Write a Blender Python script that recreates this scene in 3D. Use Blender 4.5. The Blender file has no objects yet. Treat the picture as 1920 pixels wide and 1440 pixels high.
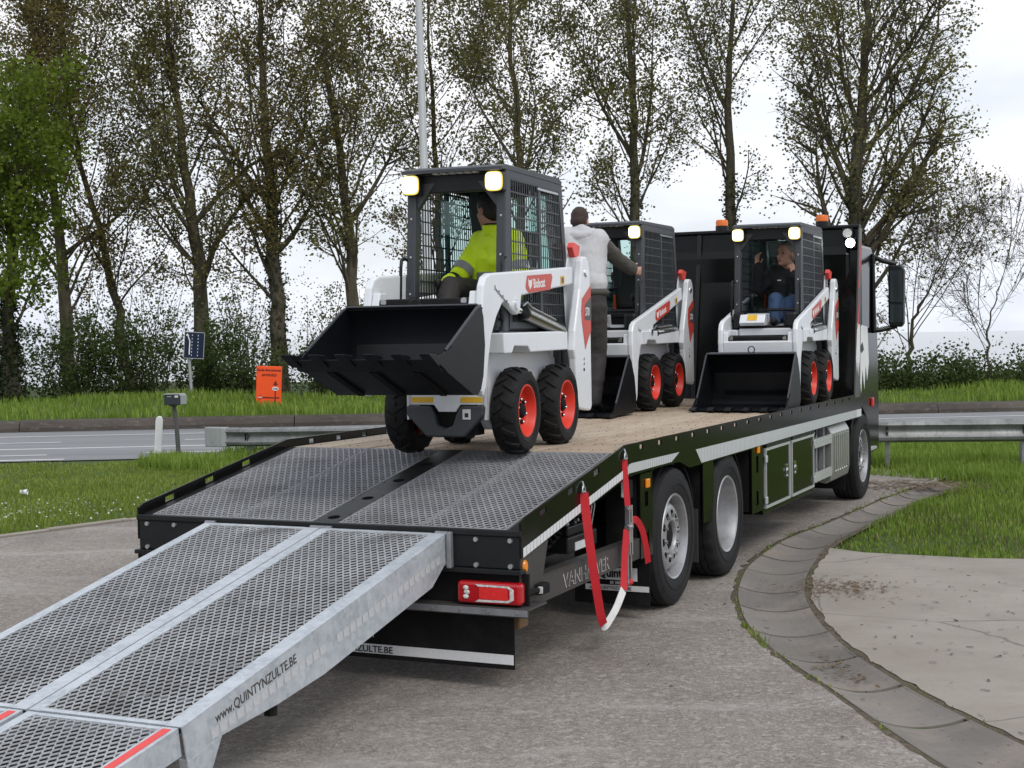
import bpy, bmesh, math, random
import numpy as np
from mathutils import Matrix, Vector
R = math.radians
sc = bpy.context.scene
col = sc.collection

# ------------------------------------------------------------ camera
PIT, ROL, YAW = -0.0328, -0.0149, 0.4203
CX, CY, CZ = 4.4379, -7.1704, 1.9334          # camera in the truck's own frame
cam = bpy.data.cameras.new('camera')
cam.sensor_width = 36; cam.lens = 2746.42 / 1920 * 36
cam.clip_start = 0.1; cam.clip_end = 2000
cam_ob = bpy.data.objects.new('camera', cam); col.objects.link(cam_ob)
_f = Vector((0, math.cos(PIT), math.sin(PIT))); _r = Vector((1, 0, 0)); _u = _r.cross(_f)
_r2 = math.cos(ROL) * _r + math.sin(ROL) * _u; _u2 = -math.sin(ROL) * _r + math.cos(ROL) * _u
cam_ob.matrix_world = Matrix((( _r2.x, _u2.x, -_f.x, 0), (_r2.y, _u2.y, -_f.y, 0), (_r2.z, _u2.z, -_f.z, CZ), (0, 0, 0, 1)))
sc.camera = cam_ob

# ------------------------------------------------------------ sky and sun (overcast)
SUN_EL, SUN_AZ = 48, 150                       # azimuth clockwise from +Y
world = bpy.data.worlds.new('World'); sc.world = world; world.use_nodes = True
wn = world.node_tree; wn.nodes.clear()
def N(t, typ, **kw):
    n = t.nodes.new(typ)
    for k, v in kw.items():
        if k in n.inputs.keys(): n.inputs[k].default_value = v
        else: setattr(n, k, v)
    return n
sky = N(wn, 'ShaderNodeTexSky', sky_type='NISHITA', sun_disc=False, sun_elevation=R(SUN_EL), sun_rotation=R(SUN_AZ), air_density=1.2, dust_density=2.0)
tc = N(wn, 'ShaderNodeTexCoord')
mp = N(wn, 'ShaderNodeMapping'); mp.inputs['Scale'].default_value = (1.0, 1.0, 2.6)
n1 = N(wn, 'ShaderNodeTexNoise', Scale=3.4, Detail=7.0, Roughness=0.55)
n2 = N(wn, 'ShaderNodeTexNoise', Scale=1.7, Detail=5.0, Roughness=0.5)
r1 = N(wn, 'ShaderNodeValToRGB'); r1.color_ramp.elements[0].position = 0.30; r1.color_ramp.elements[1].position = 0.58
r1.color_ramp.elements[0].color = (0.62, 0.62, 0.62, 1); r1.color_ramp.elements[1].color = (1, 1, 1, 1)
r2 = N(wn, 'ShaderNodeValToRGB'); r2.color_ramp.elements[0].position = 0.36; r2.color_ramp.elements[1].position = 0.62
r2.color_ramp.elements[0].color = (6.3, 6.9, 8.1, 1); r2.color_ramp.elements[1].color = (9.4, 9.5, 9.9, 1)
mx = N(wn, 'ShaderNodeMix', data_type='RGBA')
bg = N(wn, 'ShaderNodeBackground', Strength=0.1); wo = N(wn, 'ShaderNodeOutputWorld')
L = wn.links.new
L(tc.outputs['Generated'], mp.inputs['Vector']); L(mp.outputs['Vector'], n1.inputs['Vector']); L(mp.outputs['Vector'], n2.inputs['Vector'])
L(n1.outputs['Fac'], r1.inputs['Fac']); L(n2.outputs['Fac'], r2.inputs['Fac'])
L(r1.outputs['Color'], mx.inputs[0]); L(sky.outputs['Color'], mx.inputs[6]); L(r2.outputs['Color'], mx.inputs[7])
L(mx.outputs[2], bg.inputs['Color']); L(bg.outputs['Background'], wo.inputs['Surface'])
sun = bpy.data.lights.new('sun', 'SUN'); sun.energy = 1.1; sun.angle = R(22); sun.color = (1, 0.96, 0.9)
sun_ob = bpy.data.objects.new('sun', sun); col.objects.link(sun_ob)
_az = R(SUN_AZ); _el = R(SUN_EL)
_d = Vector((math.sin(_az) * math.cos(_el), math.cos(_az) * math.cos(_el), math.sin(_el)))
sun_ob.rotation_euler = _d.to_track_quat('Z', 'Y').to_euler()
sc.view_settings.view_transform = 'Standard'; sc.view_settings.look = 'None'
sc.view_settings.exposure = 0.28; sc.view_settings.gamma = 1.0; sc.view_settings.use_curve_mapping = False
sc.cycles.max_bounces = 8; sc.cycles.transparent_max_bounces = 12

# ------------------------------------------------------------ materials
MATS = {}
def M(name, c, rough=0.5, metal=0.0, var=0.12, scale=6.0, bump=0.0, bscale=80.0, c2=None, spec=0.5, stretch=None, coat=0.0, rvar=0.15, dirt=0.0, dirtc=(0.12, 0.1, 0.075)):
    m = bpy.data.materials.new(name); m.use_nodes = True; t = m.node_tree; t.nodes.clear(); l = t.links.new
    o = N(t, 'ShaderNodeOutputMaterial'); b = N(t, 'ShaderNodeBsdfPrincipled', Roughness=rough, Metallic=metal)
    b.inputs['Specular IOR Level'].default_value = spec
    if coat: b.inputs['Coat Weight'].default_value = coat; b.inputs['Coat Roughness'].default_value = 0.05
    l(b.outputs[0], o.inputs[0])
    k = N(t, 'ShaderNodeTexCoord'); p = N(t, 'ShaderNodeMapping')
    if stretch: p.inputs['Scale'].default_value = stretch
    l(k.outputs['Object'], p.inputs['Vector'])
    n = N(t, 'ShaderNodeTexNoise', Scale=scale, Detail=5.0, Roughness=0.6); l(p.outputs[0], n.inputs['Vector'])
    x = N(t, 'ShaderNodeMix', data_type='RGBA')
    x.inputs[6].default_value = (*[v * (1 - var) for v in c], 1)
    x.inputs[7].default_value = (*(c2 if c2 else [min(1, v * (1 + var)) for v in c]), 1)
    q = N(t, 'ShaderNodeMapRange'); q.inputs[1].default_value = 0.3; q.inputs[2].default_value = 0.7
    l(n.outputs['Fac'], q.inputs[0]); l(q.outputs[0], x.inputs[0])
    out = x.outputs[2]
    if dirt:
        n3 = N(t, 'ShaderNodeTexNoise', Scale=scale * 0.45 + 1.1, Detail=8.0, Roughness=0.7); l(p.outputs[0], n3.inputs['Vector'])
        q3 = N(t, 'ShaderNodeMapRange'); q3.inputs[1].default_value = 0.5; q3.inputs[2].default_value = 0.75; q3.inputs[4].default_value = dirt
        l(n3.outputs['Fac'], q3.inputs[0])
        x3 = N(t, 'ShaderNodeMix', data_type='RGBA'); x3.inputs[7].default_value = (*dirtc, 1)
        l(q3.outputs[0], x3.inputs[0]); l(out, x3.inputs[6]); out = x3.outputs[2]
    l(out, b.inputs['Base Color'])
    q2 = N(t, 'ShaderNodeMapRange'); q2.inputs[3].default_value = max(0.02, rough * (1 - rvar)); q2.inputs[4].default_value = min(1, rough * (1 + rvar))
    l(n.outputs['Fac'], q2.inputs[0]); l(q2.outputs[0], b.inputs['Roughness'])
    if bump:
        n4 = N(t, 'ShaderNodeTexNoise', Scale=bscale, Detail=4.0); l(p.outputs[0], n4.inputs['Vector'])
        bp = N(t, 'ShaderNodeBump', Strength=bump, Distance=0.01); l(n4.outputs['Fac'], bp.inputs['Height']); l(bp.outputs[0], b.inputs['Normal'])
    MATS[name] = m
    return m

M('black_paint', (0.005, 0.0053, 0.005), 0.16, spec=0.2, dirt=0.06, scale=3)
M('black_satin', (0.009, 0.010, 0.011), 0.42, spec=0.3, dirt=0.08, scale=4)
M('black_matt', (0.007, 0.007, 0.008), 0.75, spec=0.2, dirt=0.12)
M('dark_steel', (0.045, 0.043, 0.041), 0.5, dirt=0.25)
M('bucket_paint', (0.0045, 0.0052, 0.007), 0.42, spec=0.22, dirt=0.10, scale=3, dirtc=(0.03, 0.028, 0.026))
M('cab_grey', (0.040, 0.044, 0.052), 0.5, dirt=0.08)
M('rubber', (0.009, 0.009, 0.0095), 0.72, bump=0.2, bscale=60, dirt=0.3, dirtc=(0.05, 0.045, 0.038), scale=14, spec=0.3)
M('truck_rubber', (0.013, 0.0132, 0.014), 0.75, bump=0.2, bscale=40, dirt=0.35, dirtc=(0.06, 0.052, 0.043), spec=0.3)
M('white_paint', (0.74, 0.765, 0.79), 0.3, var=0.02, spec=0.5, coat=0.2, dirt=0.16, dirtc=(0.42, 0.40, 0.37), scale=9)
M('ramp_tape', (0.50, 0.51, 0.52), 0.4, var=0.08, scale=30)
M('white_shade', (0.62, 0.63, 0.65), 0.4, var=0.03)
M('rim_red', (0.66, 0.034, 0.014), 0.45, var=0.1, dirt=0.15, dirtc=(0.25, 0.06, 0.03))
M('badge_red', (0.55, 0.045, 0.022), 0.35, var=0.04)
M('decal_grey', (0.06, 0.055, 0.05), 0.4)
M('decal_white', (0.8, 0.8, 0.8), 0.45, var=0.02)
M('decal_black', (0.01, 0.01, 0.012), 0.5)
M('label_yellow', (0.75, 0.44, 0.02), 0.45, var=0.05)
M('amber', (0.85, 0.27, 0.01), 0.25, var=0.05)
M('beacon_amber', (0.80, 0.17, 0.01), 0.2, var=0.05)
M('lens_red', (0.42, 0.008, 0.012), 0.12, var=0.05, coat=0.5)
M('lens_red_bright', (0.72, 0.03, 0.03), 0.2, var=0.1, scale=60)
M('lens_clear', (0.62, 0.62, 0.6), 0.2, var=0.4, scale=70, bump=0.6, bscale=90)
M('steel_silver', (0.46, 0.47, 0.48), 0.36, 0.85, var=0.08, dirt=0.2, dirtc=(0.2, 0.17, 0.14))
M('wheel_silver', (0.42, 0.425, 0.44), 0.42, 0.6, var=0.1, dirt=0.7, dirtc=(0.17, 0.145, 0.12))
M('alu', (0.60, 0.61, 0.60), 0.4, 0.5, var=0.05)
M('tank_alu', (0.40, 0.41, 0.385), 0.38, 0.7, var=0.06, dirt=0.2)
M('cylinder_steel', (0.26, 0.25, 0.235), 0.22, 0.95, var=0.05)
M('chrome', (0.75, 0.75, 0.76), 0.1, 1.0, var=0.02)
M('strap_red', (0.50, 0.010, 0.018), 0.65, var=0.1, scale=20, bump=0.2, bscale=300)
M('strap_white', (0.68, 0.68, 0.66), 0.7, var=0.06, scale=20, dirt=0.3)
M('tag_blue', (0.03, 0.06, 0.30), 0.6)
M('paper', (0.66, 0.67, 0.66), 0.6, var=0.05)
M('seat_black', (0.014, 0.014, 0.015), 0.7, bump=0.2, bscale=120)
M('orange_strap', (0.6, 0.09, 0.02), 0.6)
M('red_plastic', (0.70, 0.06, 0.045), 0.4)
M('stripe_red', (0.72, 0.06, 0.055), 0.5, var=0.06)
M('tape_white', (0.70, 0.71, 0.72), 0.35, var=0.06, scale=40)
M('galv_dark', (0.28, 0.285, 0.30), 0.55, 0.55, var=0.18, scale=10)
M('galv_grate', (0.34, 0.35, 0.36), 0.65, 0.0, var=0.25, scale=4, dirt=0.75, dirtc=(0.09, 0.08, 0.07), spec=0.3)
M('grate_tail', (0.27, 0.275, 0.285), 0.65, 0.0, var=0.2, scale=4, dirt=0.6, dirtc=(0.10, 0.09, 0.08), spec=0.3)
M('sign_orange', (0.90, 0.085, 0.006), 0.5, var=0.05)
M('sign_blue', (0.012, 0.022, 0.05), 0.6, spec=0.2)
M('sign_red_dark', (0.16, 0.01, 0.005), 0.5)
M('pole_grey', (0.36, 0.37, 0.37), 0.55, 0.2, var=0.1, stretch=(1, 1, 0.3))
M('lamp_pole', (0.50, 0.51, 0.52), 0.55, 0.1, var=0.08, stretch=(1, 1, 0.3))
M('post_white', (0.74, 0.74, 0.72), 0.6, var=0.05, dirt=0.25)
M('letterbox_dark', (0.025, 0.032, 0.04), 0.45)
M('post_dark', (0.07, 0.072, 0.07), 0.6, dirt=0.3)
M('skin', (0.50, 0.27, 0.19), 0.5, var=0.1, scale=14)
M('skin_dark', (0.42, 0.21, 0.14), 0.5, var=0.1, scale=14)
M('hair_black', (0.012, 0.009, 0.008), 0.6, bump=0.5, bscale=160)
M('hair_brown', (0.035, 0.019, 0.014), 0.7, bump=0.4, bscale=160)
M('hair_grey', (0.22, 0.20, 0.18), 0.7, bump=0.4, bscale=160)
M('hivis', (0.70, 0.93, 0.012), 0.6, var=0.08, scale=5, bump=0.2, bscale=25)
M('reflect_grey', (0.26, 0.27, 0.29), 0.45, var=0.08)
M('hoodie', (0.50, 0.50, 0.51), 0.85, var=0.06, scale=12, bump=0.25, bscale=30)
M('sleeve_dark', (0.068, 0.064, 0.056), 0.85, var=0.1, bump=0.25, bscale=30)
M('trousers_dark', (0.032, 0.029, 0.028), 0.8, var=0.15, bump=0.3, bscale=25)
M('jumper_black', (0.010, 0.011, 0.014), 0.8, var=0.15, bump=0.25, bscale=28)
M('jeans', (0.026, 0.058, 0.125), 0.8, var=0.22, scale=9, bump=0.3, bscale=40)
M('shoe', (0.015, 0.014, 0.013), 0.6)
M('eye_dark', (0.02, 0.015, 0.012), 0.3)
M('lips', (0.38, 0.13, 0.10), 0.5)
M('litter_white', (0.8, 0.8, 0.8), 0.6)
M('wood_block', (0.20, 0.12, 0.055), 0.8, var=0.25)
M('dead_leaf', (0.15, 0.10, 0.055), 0.9, var=0.4, scale=30)

def emit(name, c, s):
    m = bpy.data.materials.new(name); m.use_nodes = True; t = m.node_tree; t.nodes.clear()
    o = N(t, 'ShaderNodeOutputMaterial'); e = N(t, 'ShaderNodeEmission', Strength=s); e.inputs[0].default_value = (*c, 1)
    n = N(t, 'ShaderNodeTexNoise', Scale=30.0); q = N(t, 'ShaderNodeMapRange'); q.inputs[3].default_value = s * 0.9; q.inputs[4].default_value = s * 1.1
    t.links.new(n.outputs[0], q.inputs[0]); t.links.new(q.outputs[0], e.inputs[1])
    t.links.new(e.outputs[0], o.inputs[0]); MATS[name] = m
emit('lamp_lit', (1.0, 0.93, 0.62), 11.0)
emit('lamp_halo', (1.0, 0.78, 0.16), 0.9)  # yellow glow for the halo ring round the loader lamps
emit('lamp_cool', (0.95, 1.0, 0.95), 13.0)

def glass(name, c, refl):
    m = bpy.data.materials.new(name); m.use_nodes = True; t = m.node_tree; t.nodes.clear(); l = t.links.new
    o = N(t, 'ShaderNodeOutputMaterial'); tr = N(t, 'ShaderNodeBsdfTransparent')
    n = N(t, 'ShaderNodeTexNoise', Scale=3.0); x0 = N(t, 'ShaderNodeMix', data_type='RGBA'); x0.inputs[6].default_value = (*c, 1); x0.inputs[7].default_value = (*[v * 0.93 for v in c], 1); l(n.outputs[0], x0.inputs[0]); l(x0.outputs[2], tr.inputs[0])
    g = N(t, 'ShaderNodeBsdfGlossy', Roughness=0.04); lw = N(t, 'ShaderNodeLayerWeight', Blend=0.5); pw_ = N(t, 'ShaderNodeMath', operation='POWER'); pw_.inputs[1].default_value = 3.0
    mr_ = N(t, 'ShaderNodeMapRange'); mr_.inputs[3].default_value = refl * 0.2; mr_.inputs[4].default_value = refl; x = N(t, 'ShaderNodeMixShader')
    l(lw.outputs['Facing'], pw_.inputs[0]); l(pw_.outputs[0], mr_.inputs[0]); l(mr_.outputs[0], x.inputs[0]); l(tr.outputs[0], x.inputs[1]); l(g.outputs[0], x.inputs[2]); l(x.outputs[0], o.inputs[0]); MATS[name] = m
glass('tint_glass', (0.66, 0.88, 0.83), 0.3)
glass('dark_glass', (0.05, 0.06, 0.06), 0.5)
M('mirror_glass', (0.035, 0.045, 0.05), 0.08, spec=0.8)

def custom(name, fn):
    m = bpy.data.materials.new(name); m.use_nodes = True; t = m.node_tree; t.nodes.clear()
    o = N(t, 'ShaderNodeOutputMaterial'); b = N(t, 'ShaderNodeBsdfPrincipled', Roughness=0.85); t.links.new(b.outputs[0], o.inputs[0])
    fn(t, b, t.links.new, o); MATS[name] = m
def noise(t, l, vec, s, d=5.0, r=0.6):
    n = N(t, 'ShaderNodeTexNoise', Scale=s, Detail=d, Roughness=r); l(vec, n.inputs['Vector']); return n.outputs['Fac']
def rng_(t, l, src, a, b, c=0.0, d=1.0):
    q = N(t, 'ShaderNodeMapRange'); q.inputs[1].default_value = a; q.inputs[2].default_value = b; q.inputs[3].default_value = c; q.inputs[4].default_value = d
    l(src, q.inputs[0]); return q.outputs[0]
def mixc(t, l, fac, a, b, mode='MIX'):
    x = N(t, 'ShaderNodeMix', data_type='RGBA', blend_type=mode)
    for i, v in ((0, fac), (6, a), (7, b)):
        if isinstance(v, (int, float)): x.inputs[i].default_value = v
        elif isinstance(v, tuple): x.inputs[i].default_value = (*v, 1)
        else: l(v, x.inputs[i])
    return x.outputs[2]
def pos(t, sc_=(1, 1, 1), rot=(0, 0, 0)):
    g = N(t, 'ShaderNodeNewGeometry'); p = N(t, 'ShaderNodeMapping'); p.inputs['Scale'].default_value = sc_; p.inputs['Rotation'].default_value = rot
    t.links.new(g.outputs['Position'], p.inputs['Vector']); return p.outputs[0]
def bump(t, l, b, h, s, d=0.01):
    n = N(t, 'ShaderNodeBump', Strength=s, Distance=d); l(h, n.inputs['Height']); l(n.outputs[0], b.inputs['Normal'])

def _yard(t, b, l, o):                       # exposed aggregate concrete
    v = pos(t)
    a = mixc(t, l, rng_(t, l, noise(t, l, v, 0.5, 6), 0.35, 0.65), (0.205, 0.178, 0.152), (0.30, 0.27, 0.238))
    vo = N(t, 'ShaderNodeTexVoronoi', Scale=105.0); l(v, vo.inputs['Vector'])
    sp = N(t, 'ShaderNodeSeparateColor'); l(vo.outputs['Color'], sp.inputs[0])
    a = mixc(t, l, rng_(t, l, sp.outputs[0], 0.0, 0.40, 0.62, 0.0), a, (0.085, 0.072, 0.06))
    a = mixc(t, l, rng_(t, l, sp.outputs[1], 0.70, 1.0, 0.0, 0.6), a, (0.52, 0.47, 0.41))
    vb = N(t, 'ShaderNodeTexVoronoi', Scale=34.0); l(v, vb.inputs['Vector']); sb_ = N(t, 'ShaderNodeSeparateColor'); l(vb.outputs['Color'], sb_.inputs[0])
    a = mixc(t, l, rng_(t, l, sb_.outputs[0], 0.0, 0.5, 0.42, 0.0), a, (0.11, 0.092, 0.076)); a = mixc(t, l, rng_(t, l, sb_.outputs[1], 0.75, 1.0, 0.0, 0.35), a, (0.55, 0.50, 0.44))
    f = noise(t, l, v, 150.0, 3); a = mixc(t, l, rng_(t, l, f, 0.3, 0.7, 0.0, 0.3), a, (0.14, 0.125, 0.11))
    a = mixc(t, l, rng_(t, l, noise(t, l, pos(t, (0.6, 1.5, 1), (0, 0, 0.35)), 0.8, 9, 0.7), 0.52, 0.70, 0.0, 0.75), a, (0.40, 0.38, 0.355))
    a = mixc(t, l, rng_(t, l, noise(t, l, pos(t, (1, 0.5, 1)), 1.3, 7, 0.65), 0.54, 0.74, 0.0, 0.6), a, (0.13, 0.112, 0.095))
    l(a, b.inputs['Base Color']); bump(t, l, b, vo.outputs['Distance'], 0.45, 0.006)
custom('yard_concrete', _yard)
def _drive(t, b, l, o):
    v = pos(t)
    a = mixc(t, l, rng_(t, l, noise(t, l, v, 0.7, 9, 0.65), 0.32, 0.68), (0.27, 0.235, 0.196), (0.385, 0.345, 0.297))
    a = mixc(t, l, rng_(t, l, noise(t, l, v, 2.7, 9, 0.75), 0.52, 0.72, 0.0, 0.55), a, (0.21, 0.185, 0.158))
    a = mixc(t, l, rng_(t, l, noise(t, l, pos(t, (0.5, 2.2, 1), (0, 0, 0.5)), 5.0, 9, 0.8), 0.57, 0.75, 0.0, 0.5), a, (0.47, 0.43, 0.385))
    a = mixc(t, l, rng_(t, l, noise(t, l, v, 22.0, 6, 0.7), 0.63, 0.72, 0.0, 0.7), a, (0.13, 0.10, 0.075))
    a = mixc(t, l, rng_(t, l, noise(t, l, v, 170.0, 3), 0.3, 0.7, 0.0, 0.32), a, (0.17, 0.15, 0.13))
    vo = N(t, 'ShaderNodeTexVoronoi', Scale=0.42, feature='DISTANCE_TO_EDGE'); nz = N(t, 'ShaderNodeTexNoise', Scale=2.5, Detail=6.0); l(v, nz.inputs['Vector'])
    mv = N(t, 'ShaderNodeMix', data_type='RGBA'); mv.inputs[0].default_value = 0.12; l(v, mv.inputs[6]); l(nz.outputs['Color'], mv.inputs[7]); l(mv.outputs[2], vo.inputs['Vector'])
    a = mixc(t, l, rng_(t, l, vo.outputs['Distance'], 0.001, 0.004, 0.6, 0.0), a, (0.09, 0.075, 0.06))
    l(a, b.inputs['Base Color']); bump(t, l, b, noise(t, l, v, 90.0, 6, 0.7), 0.4)
custom('drive_concrete', _drive)
def _gut(t, b, l, o):
    v = pos(t); ob = N(t, 'ShaderNodeObjectInfo')
    a = mixc(t, l, rng_(t, l, noise(t, l, v, 2.2, 7), 0.3, 0.7), (0.12, 0.108, 0.094), (0.205, 0.187, 0.165))
    a = mixc(t, l, rng_(t, l, ob.outputs['Random'], 0, 1, 0, 0.6), a, (0.24, 0.222, 0.20))
    a = mixc(t, l, rng_(t, l, noise(t, l, v, 1.1, 9, 0.7), 0.50, 0.66, 0.0, 0.8), a, (0.285, 0.235, 0.185))
    a = mixc(t, l, rng_(t, l, noise(t, l, v, 30.0, 4), 0.64, 0.7, 0.0, 0.8), a, (0.07, 0.05, 0.035))
    a = mixc(t, l, rng_(t, l, noise(t, l, v, 160.0, 3), 0.3, 0.7, 0.0, 0.22), a, (0.12, 0.11, 0.1))
    l(a, b.inputs['Base Color']); bump(t, l, b, noise(t, l, v, 80.0, 5), 0.35)
custom('gutter_concrete', _gut)
def _asph(t, b, l, o):
    v = pos(t); vs = pos(t, (0.08, 1.2, 1), (0, 0, -0.11))
    a = mixc(t, l, rng_(t, l, noise(t, l, vs, 1.1, 5), 0.35, 0.65), (0.20, 0.205, 0.21), (0.28, 0.285, 0.295))
    a = mixc(t, l, rng_(t, l, noise(t, l, v, 60.0, 3), 0.3, 0.7, 0.0, 0.3), a, (0.08, 0.08, 0.08))
    l(a, b.inputs['Base Color'])
custom('asphalt', _asph)
def _kerb(t, b, l, o):
    v = pos(t, (0.4, 1, 1))
    a = mixc(t, l, rng_(t, l, noise(t, l, v, 1.4, 7), 0.3, 0.7), (0.035, 0.028, 0.023), (0.09, 0.075, 0.062))
    a = mixc(t, l, rng_(t, l, noise(t, l, v, 14.0, 6), 0.55, 0.75, 0, 0.6), a, (0.19, 0.175, 0.15))
    l(a, b.inputs['Base Color']); bump(t, l, b, noise(t, l, v, 30.0, 5), 0.5)
custom('old_kerb', _kerb)
def _soil(t, b, l, o):
    v = pos(t)
    a = mixc(t, l, rng_(t, l, noise(t, l, v, 0.6, 6), 0.35, 0.65), (0.05, 0.085, 0.014), (0.09, 0.135, 0.024))
    a = mixc(t, l, rng_(t, l, noise(t, l, v, 3.0, 7, 0.7), 0.55, 0.72, 0, 0.8), a, (0.085, 0.075, 0.035))
    a = mixc(t, l, rng_(t, l, noise(t, l, v, 40.0, 4), 0.35, 0.65, 0, 0.5), a, (0.022, 0.032, 0.010))
    l(a, b.inputs['Base Color']); b.inputs['Roughness'].default_value = 0.95; bump(t, l, b, noise(t, l, v, 45.0, 5), 0.8, 0.03)
custom('turf_soil', _soil)
def _dirt(t, b, l, o):
    v = pos(t)
    a = mixc(t, l, rng_(t, l, noise(t, l, v, 16.0, 7, 0.7), 0.35, 0.65), (0.055, 0.042, 0.028), (0.16, 0.125, 0.085))
    a = mixc(t, l, rng_(t, l, noise(t, l, v, 2.0, 5), 0.5, 0.7, 0, 0.8), a, (0.06, 0.08, 0.02))
    l(a, b.inputs['Base Color']); b.inputs['Roughness'].default_value = 0.95; bump(t, l, b, noise(t, l, v, 60.0, 5), 0.9, 0.02)
custom('joint_dirt', _dirt)
def _wood(t, b, l, o):
    k = N(t, 'ShaderNodeTexCoord'); ob = N(t, 'ShaderNodeObjectInfo'); p = N(t, 'ShaderNodeMapping'); p.inputs['Scale'].default_value = (1, 0.06, 1)
    cb = N(t, 'ShaderNodeCombineXYZ'); l(ob.outputs['Random'], cb.inputs[0]); l(ob.outputs['Random'], cb.inputs[1])
    va = N(t, 'ShaderNodeVectorMath', operation='MULTIPLY_ADD'); va.inputs[1].default_value = (37, 91, 13); l(cb.outputs[0], va.inputs[0]); l(k.outputs['Object'], va.inputs[2])
    l(va.outputs[0], p.inputs['Vector']); v = p.outputs[0]
    a = mixc(t, l, rng_(t, l, noise(t, l, v, 34.0, 8, 0.65), 0.3, 0.7), (0.29, 0.205, 0.135), (0.46, 0.37, 0.27))
    a = mixc(t, l, rng_(t, l, ob.outputs['Random'], 0, 1, 0, 0.45), a, (0.52, 0.45, 0.35))
    a = mixc(t, l, rng_(t, l, noise(t, l, v, 90.0, 4), 0.56, 0.7, 0, 0.5), a, (0.14, 0.095, 0.065))
    v2 = N(t, 'ShaderNodeMapping'); v2.inputs['Scale'].default_value = (1, 0.5, 1); l(va.outputs[0], v2.inputs['Vector'])
    a = mixc(t, l, rng_(t, l, noise(t, l, v2.outputs[0], 2.6, 6, 0.6), 0.5, 0.75, 0, 0.5), a, (0.17, 0.13, 0.10))
    l(a, b.inputs['Base Color']); b.inputs['Roughness'].default_value = 0.8; bump(t, l, b, noise(t, l, v, 60.0, 5), 0.3)
custom('deck_wood', _wood)
def _galv(t, b, l, o):
    k = N(t, 'ShaderNodeTexCoord'); v = k.outputs['Object']
    vo = N(t, 'ShaderNodeTexVoronoi', Scale=38.0); l(v, vo.inputs['Vector'])
    sp = N(t, 'ShaderNodeSeparateColor'); l(vo.outputs['Color'], sp.inputs[0])
    a = mixc(t, l, sp.outputs[0], (0.40, 0.44, 0.47), (0.52, 0.56, 0.59))
    a = mixc(t, l, rng_(t, l, noise(t, l, v, 5.0, 8, 0.7), 0.42, 0.66, 0, 0.7), a, (0.62, 0.66, 0.69))
    a = mixc(t, l, rng_(t, l, noise(t, l, v, 11.0, 6, 0.7), 0.6, 0.75, 0, 0.5), a, (0.28, 0.30, 0.31))
    l(a, b.inputs['Base Color']); b.inputs['Metallic'].default_value = 0.35
    l(rng_(t, l, sp.outputs[1], 0, 1, 0.42, 0.6), b.inputs['Roughness'])
custom('galvanised', _galv)
def _rail(t, b, l, o):
    v = pos(t, (0.5, 1, 1))
    a = mixc(t, l, rng_(t, l, noise(t, l, v, 4.0, 8, 0.7), 0.35, 0.65), (0.17, 0.174, 0.17), (0.31, 0.32, 0.32))
    a = mixc(t, l, rng_(t, l, noise(t, l, pos(t, (2, 2, 0.4)), 6.0, 8, 0.75), 0.5, 0.72, 0, 0.7), a, (0.07, 0.07, 0.065))
    l(a, b.inputs['Base Color']); b.inputs['Metallic'].default_value = 0.4; b.inputs['Roughness'].default_value = 0.5
custom('old_galv', _rail)
def _tape(t, b, l, o):
    k = N(t, 'ShaderNodeTexCoord'); w = N(t, 'ShaderNodeTexWave', Scale=8.0, bands_direction='Y'); l(k.outputs['Object'], w.inputs['Vector'])
    a = mixc(t, l, rng_(t, l, w.outputs['Fac'], 0.05, 0.2), (0.24, 0.25, 0.25), (0.58, 0.6, 0.61))
    l(a, b.inputs['Base Color']); b.inputs['Roughness'].default_value = 0.35
custom('ribbed_tape', _tape)
def leafm(name, c1, c2, c3, tr=0.45):
    def fn(t, b, l, o):
        g = N(t, 'ShaderNodeNewGeometry'); rp = N(t, 'ShaderNodeValToRGB')
        e = rp.color_ramp.elements; e[0].color = (*c1, 1); e[1].color = (*c3, 1); m_ = e.new(0.5); m_.color = (*c2, 1)
        l(g.outputs['Random Per Island'], rp.inputs[0])
        a = mixc(t, l, rng_(t, l, noise(t, l, pos(t), 0.8, 4), 0.35, 0.65, 0.0, 0.6), rp.outputs[0], c1)
        l(a, b.inputs['Base Color']); b.inputs['Roughness'].default_value = 0.6; b.inputs['Specular IOR Level'].default_value = 0.3
        tl = N(t, 'ShaderNodeBsdfTranslucent'); l(a, tl.inputs[0]); x = N(t, 'ShaderNodeMixShader'); x.inputs[0].default_value = tr
        l(b.outputs[0], x.inputs[1]); l(tl.outputs[0], x.inputs[2]); l(x.outputs[0], o.inputs[0])
    custom(name, fn)
leafm('leaf_olive', (0.13, 0.125, 0.042), (0.21, 0.20, 0.066), (0.30, 0.275, 0.105), 0.5)
leafm('leaf_rust', (0.15, 0.12, 0.038), (0.22, 0.19, 0.054), (0.28, 0.25, 0.08), 0.5)
leafm('leaf_bright', (0.10, 0.15, 0.014), (0.165, 0.225, 0.022), (0.225, 0.28, 0.035), 0.5)
leafm('leaf_shrub', (0.045, 0.070, 0.020), (0.08, 0.115, 0.030), (0.12, 0.165, 0.042), 0.45)
leafm('leaf_ivy', (0.016, 0.030, 0.010), (0.028, 0.045, 0.014), (0.04, 0.06, 0.02), 0.2)
leafm('grass_lawn', (0.15, 0.22, 0.028), (0.23, 0.305, 0.05), (0.34, 0.39, 0.095), 0.4)
leafm('grass_tall', (0.145, 0.235, 0.028), (0.23, 0.345, 0.05), (0.35, 0.44, 0.10), 0.45)
leafm('grass_straw', (0.14, 0.13, 0.06), (0.10, 0.11, 0.04), (0.2, 0.17, 0.09), 0.3)
leafm('flower_white', (0.6, 0.6, 0.58), (0.72, 0.72, 0.7), (0.8, 0.8, 0.78), 0.2)
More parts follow.
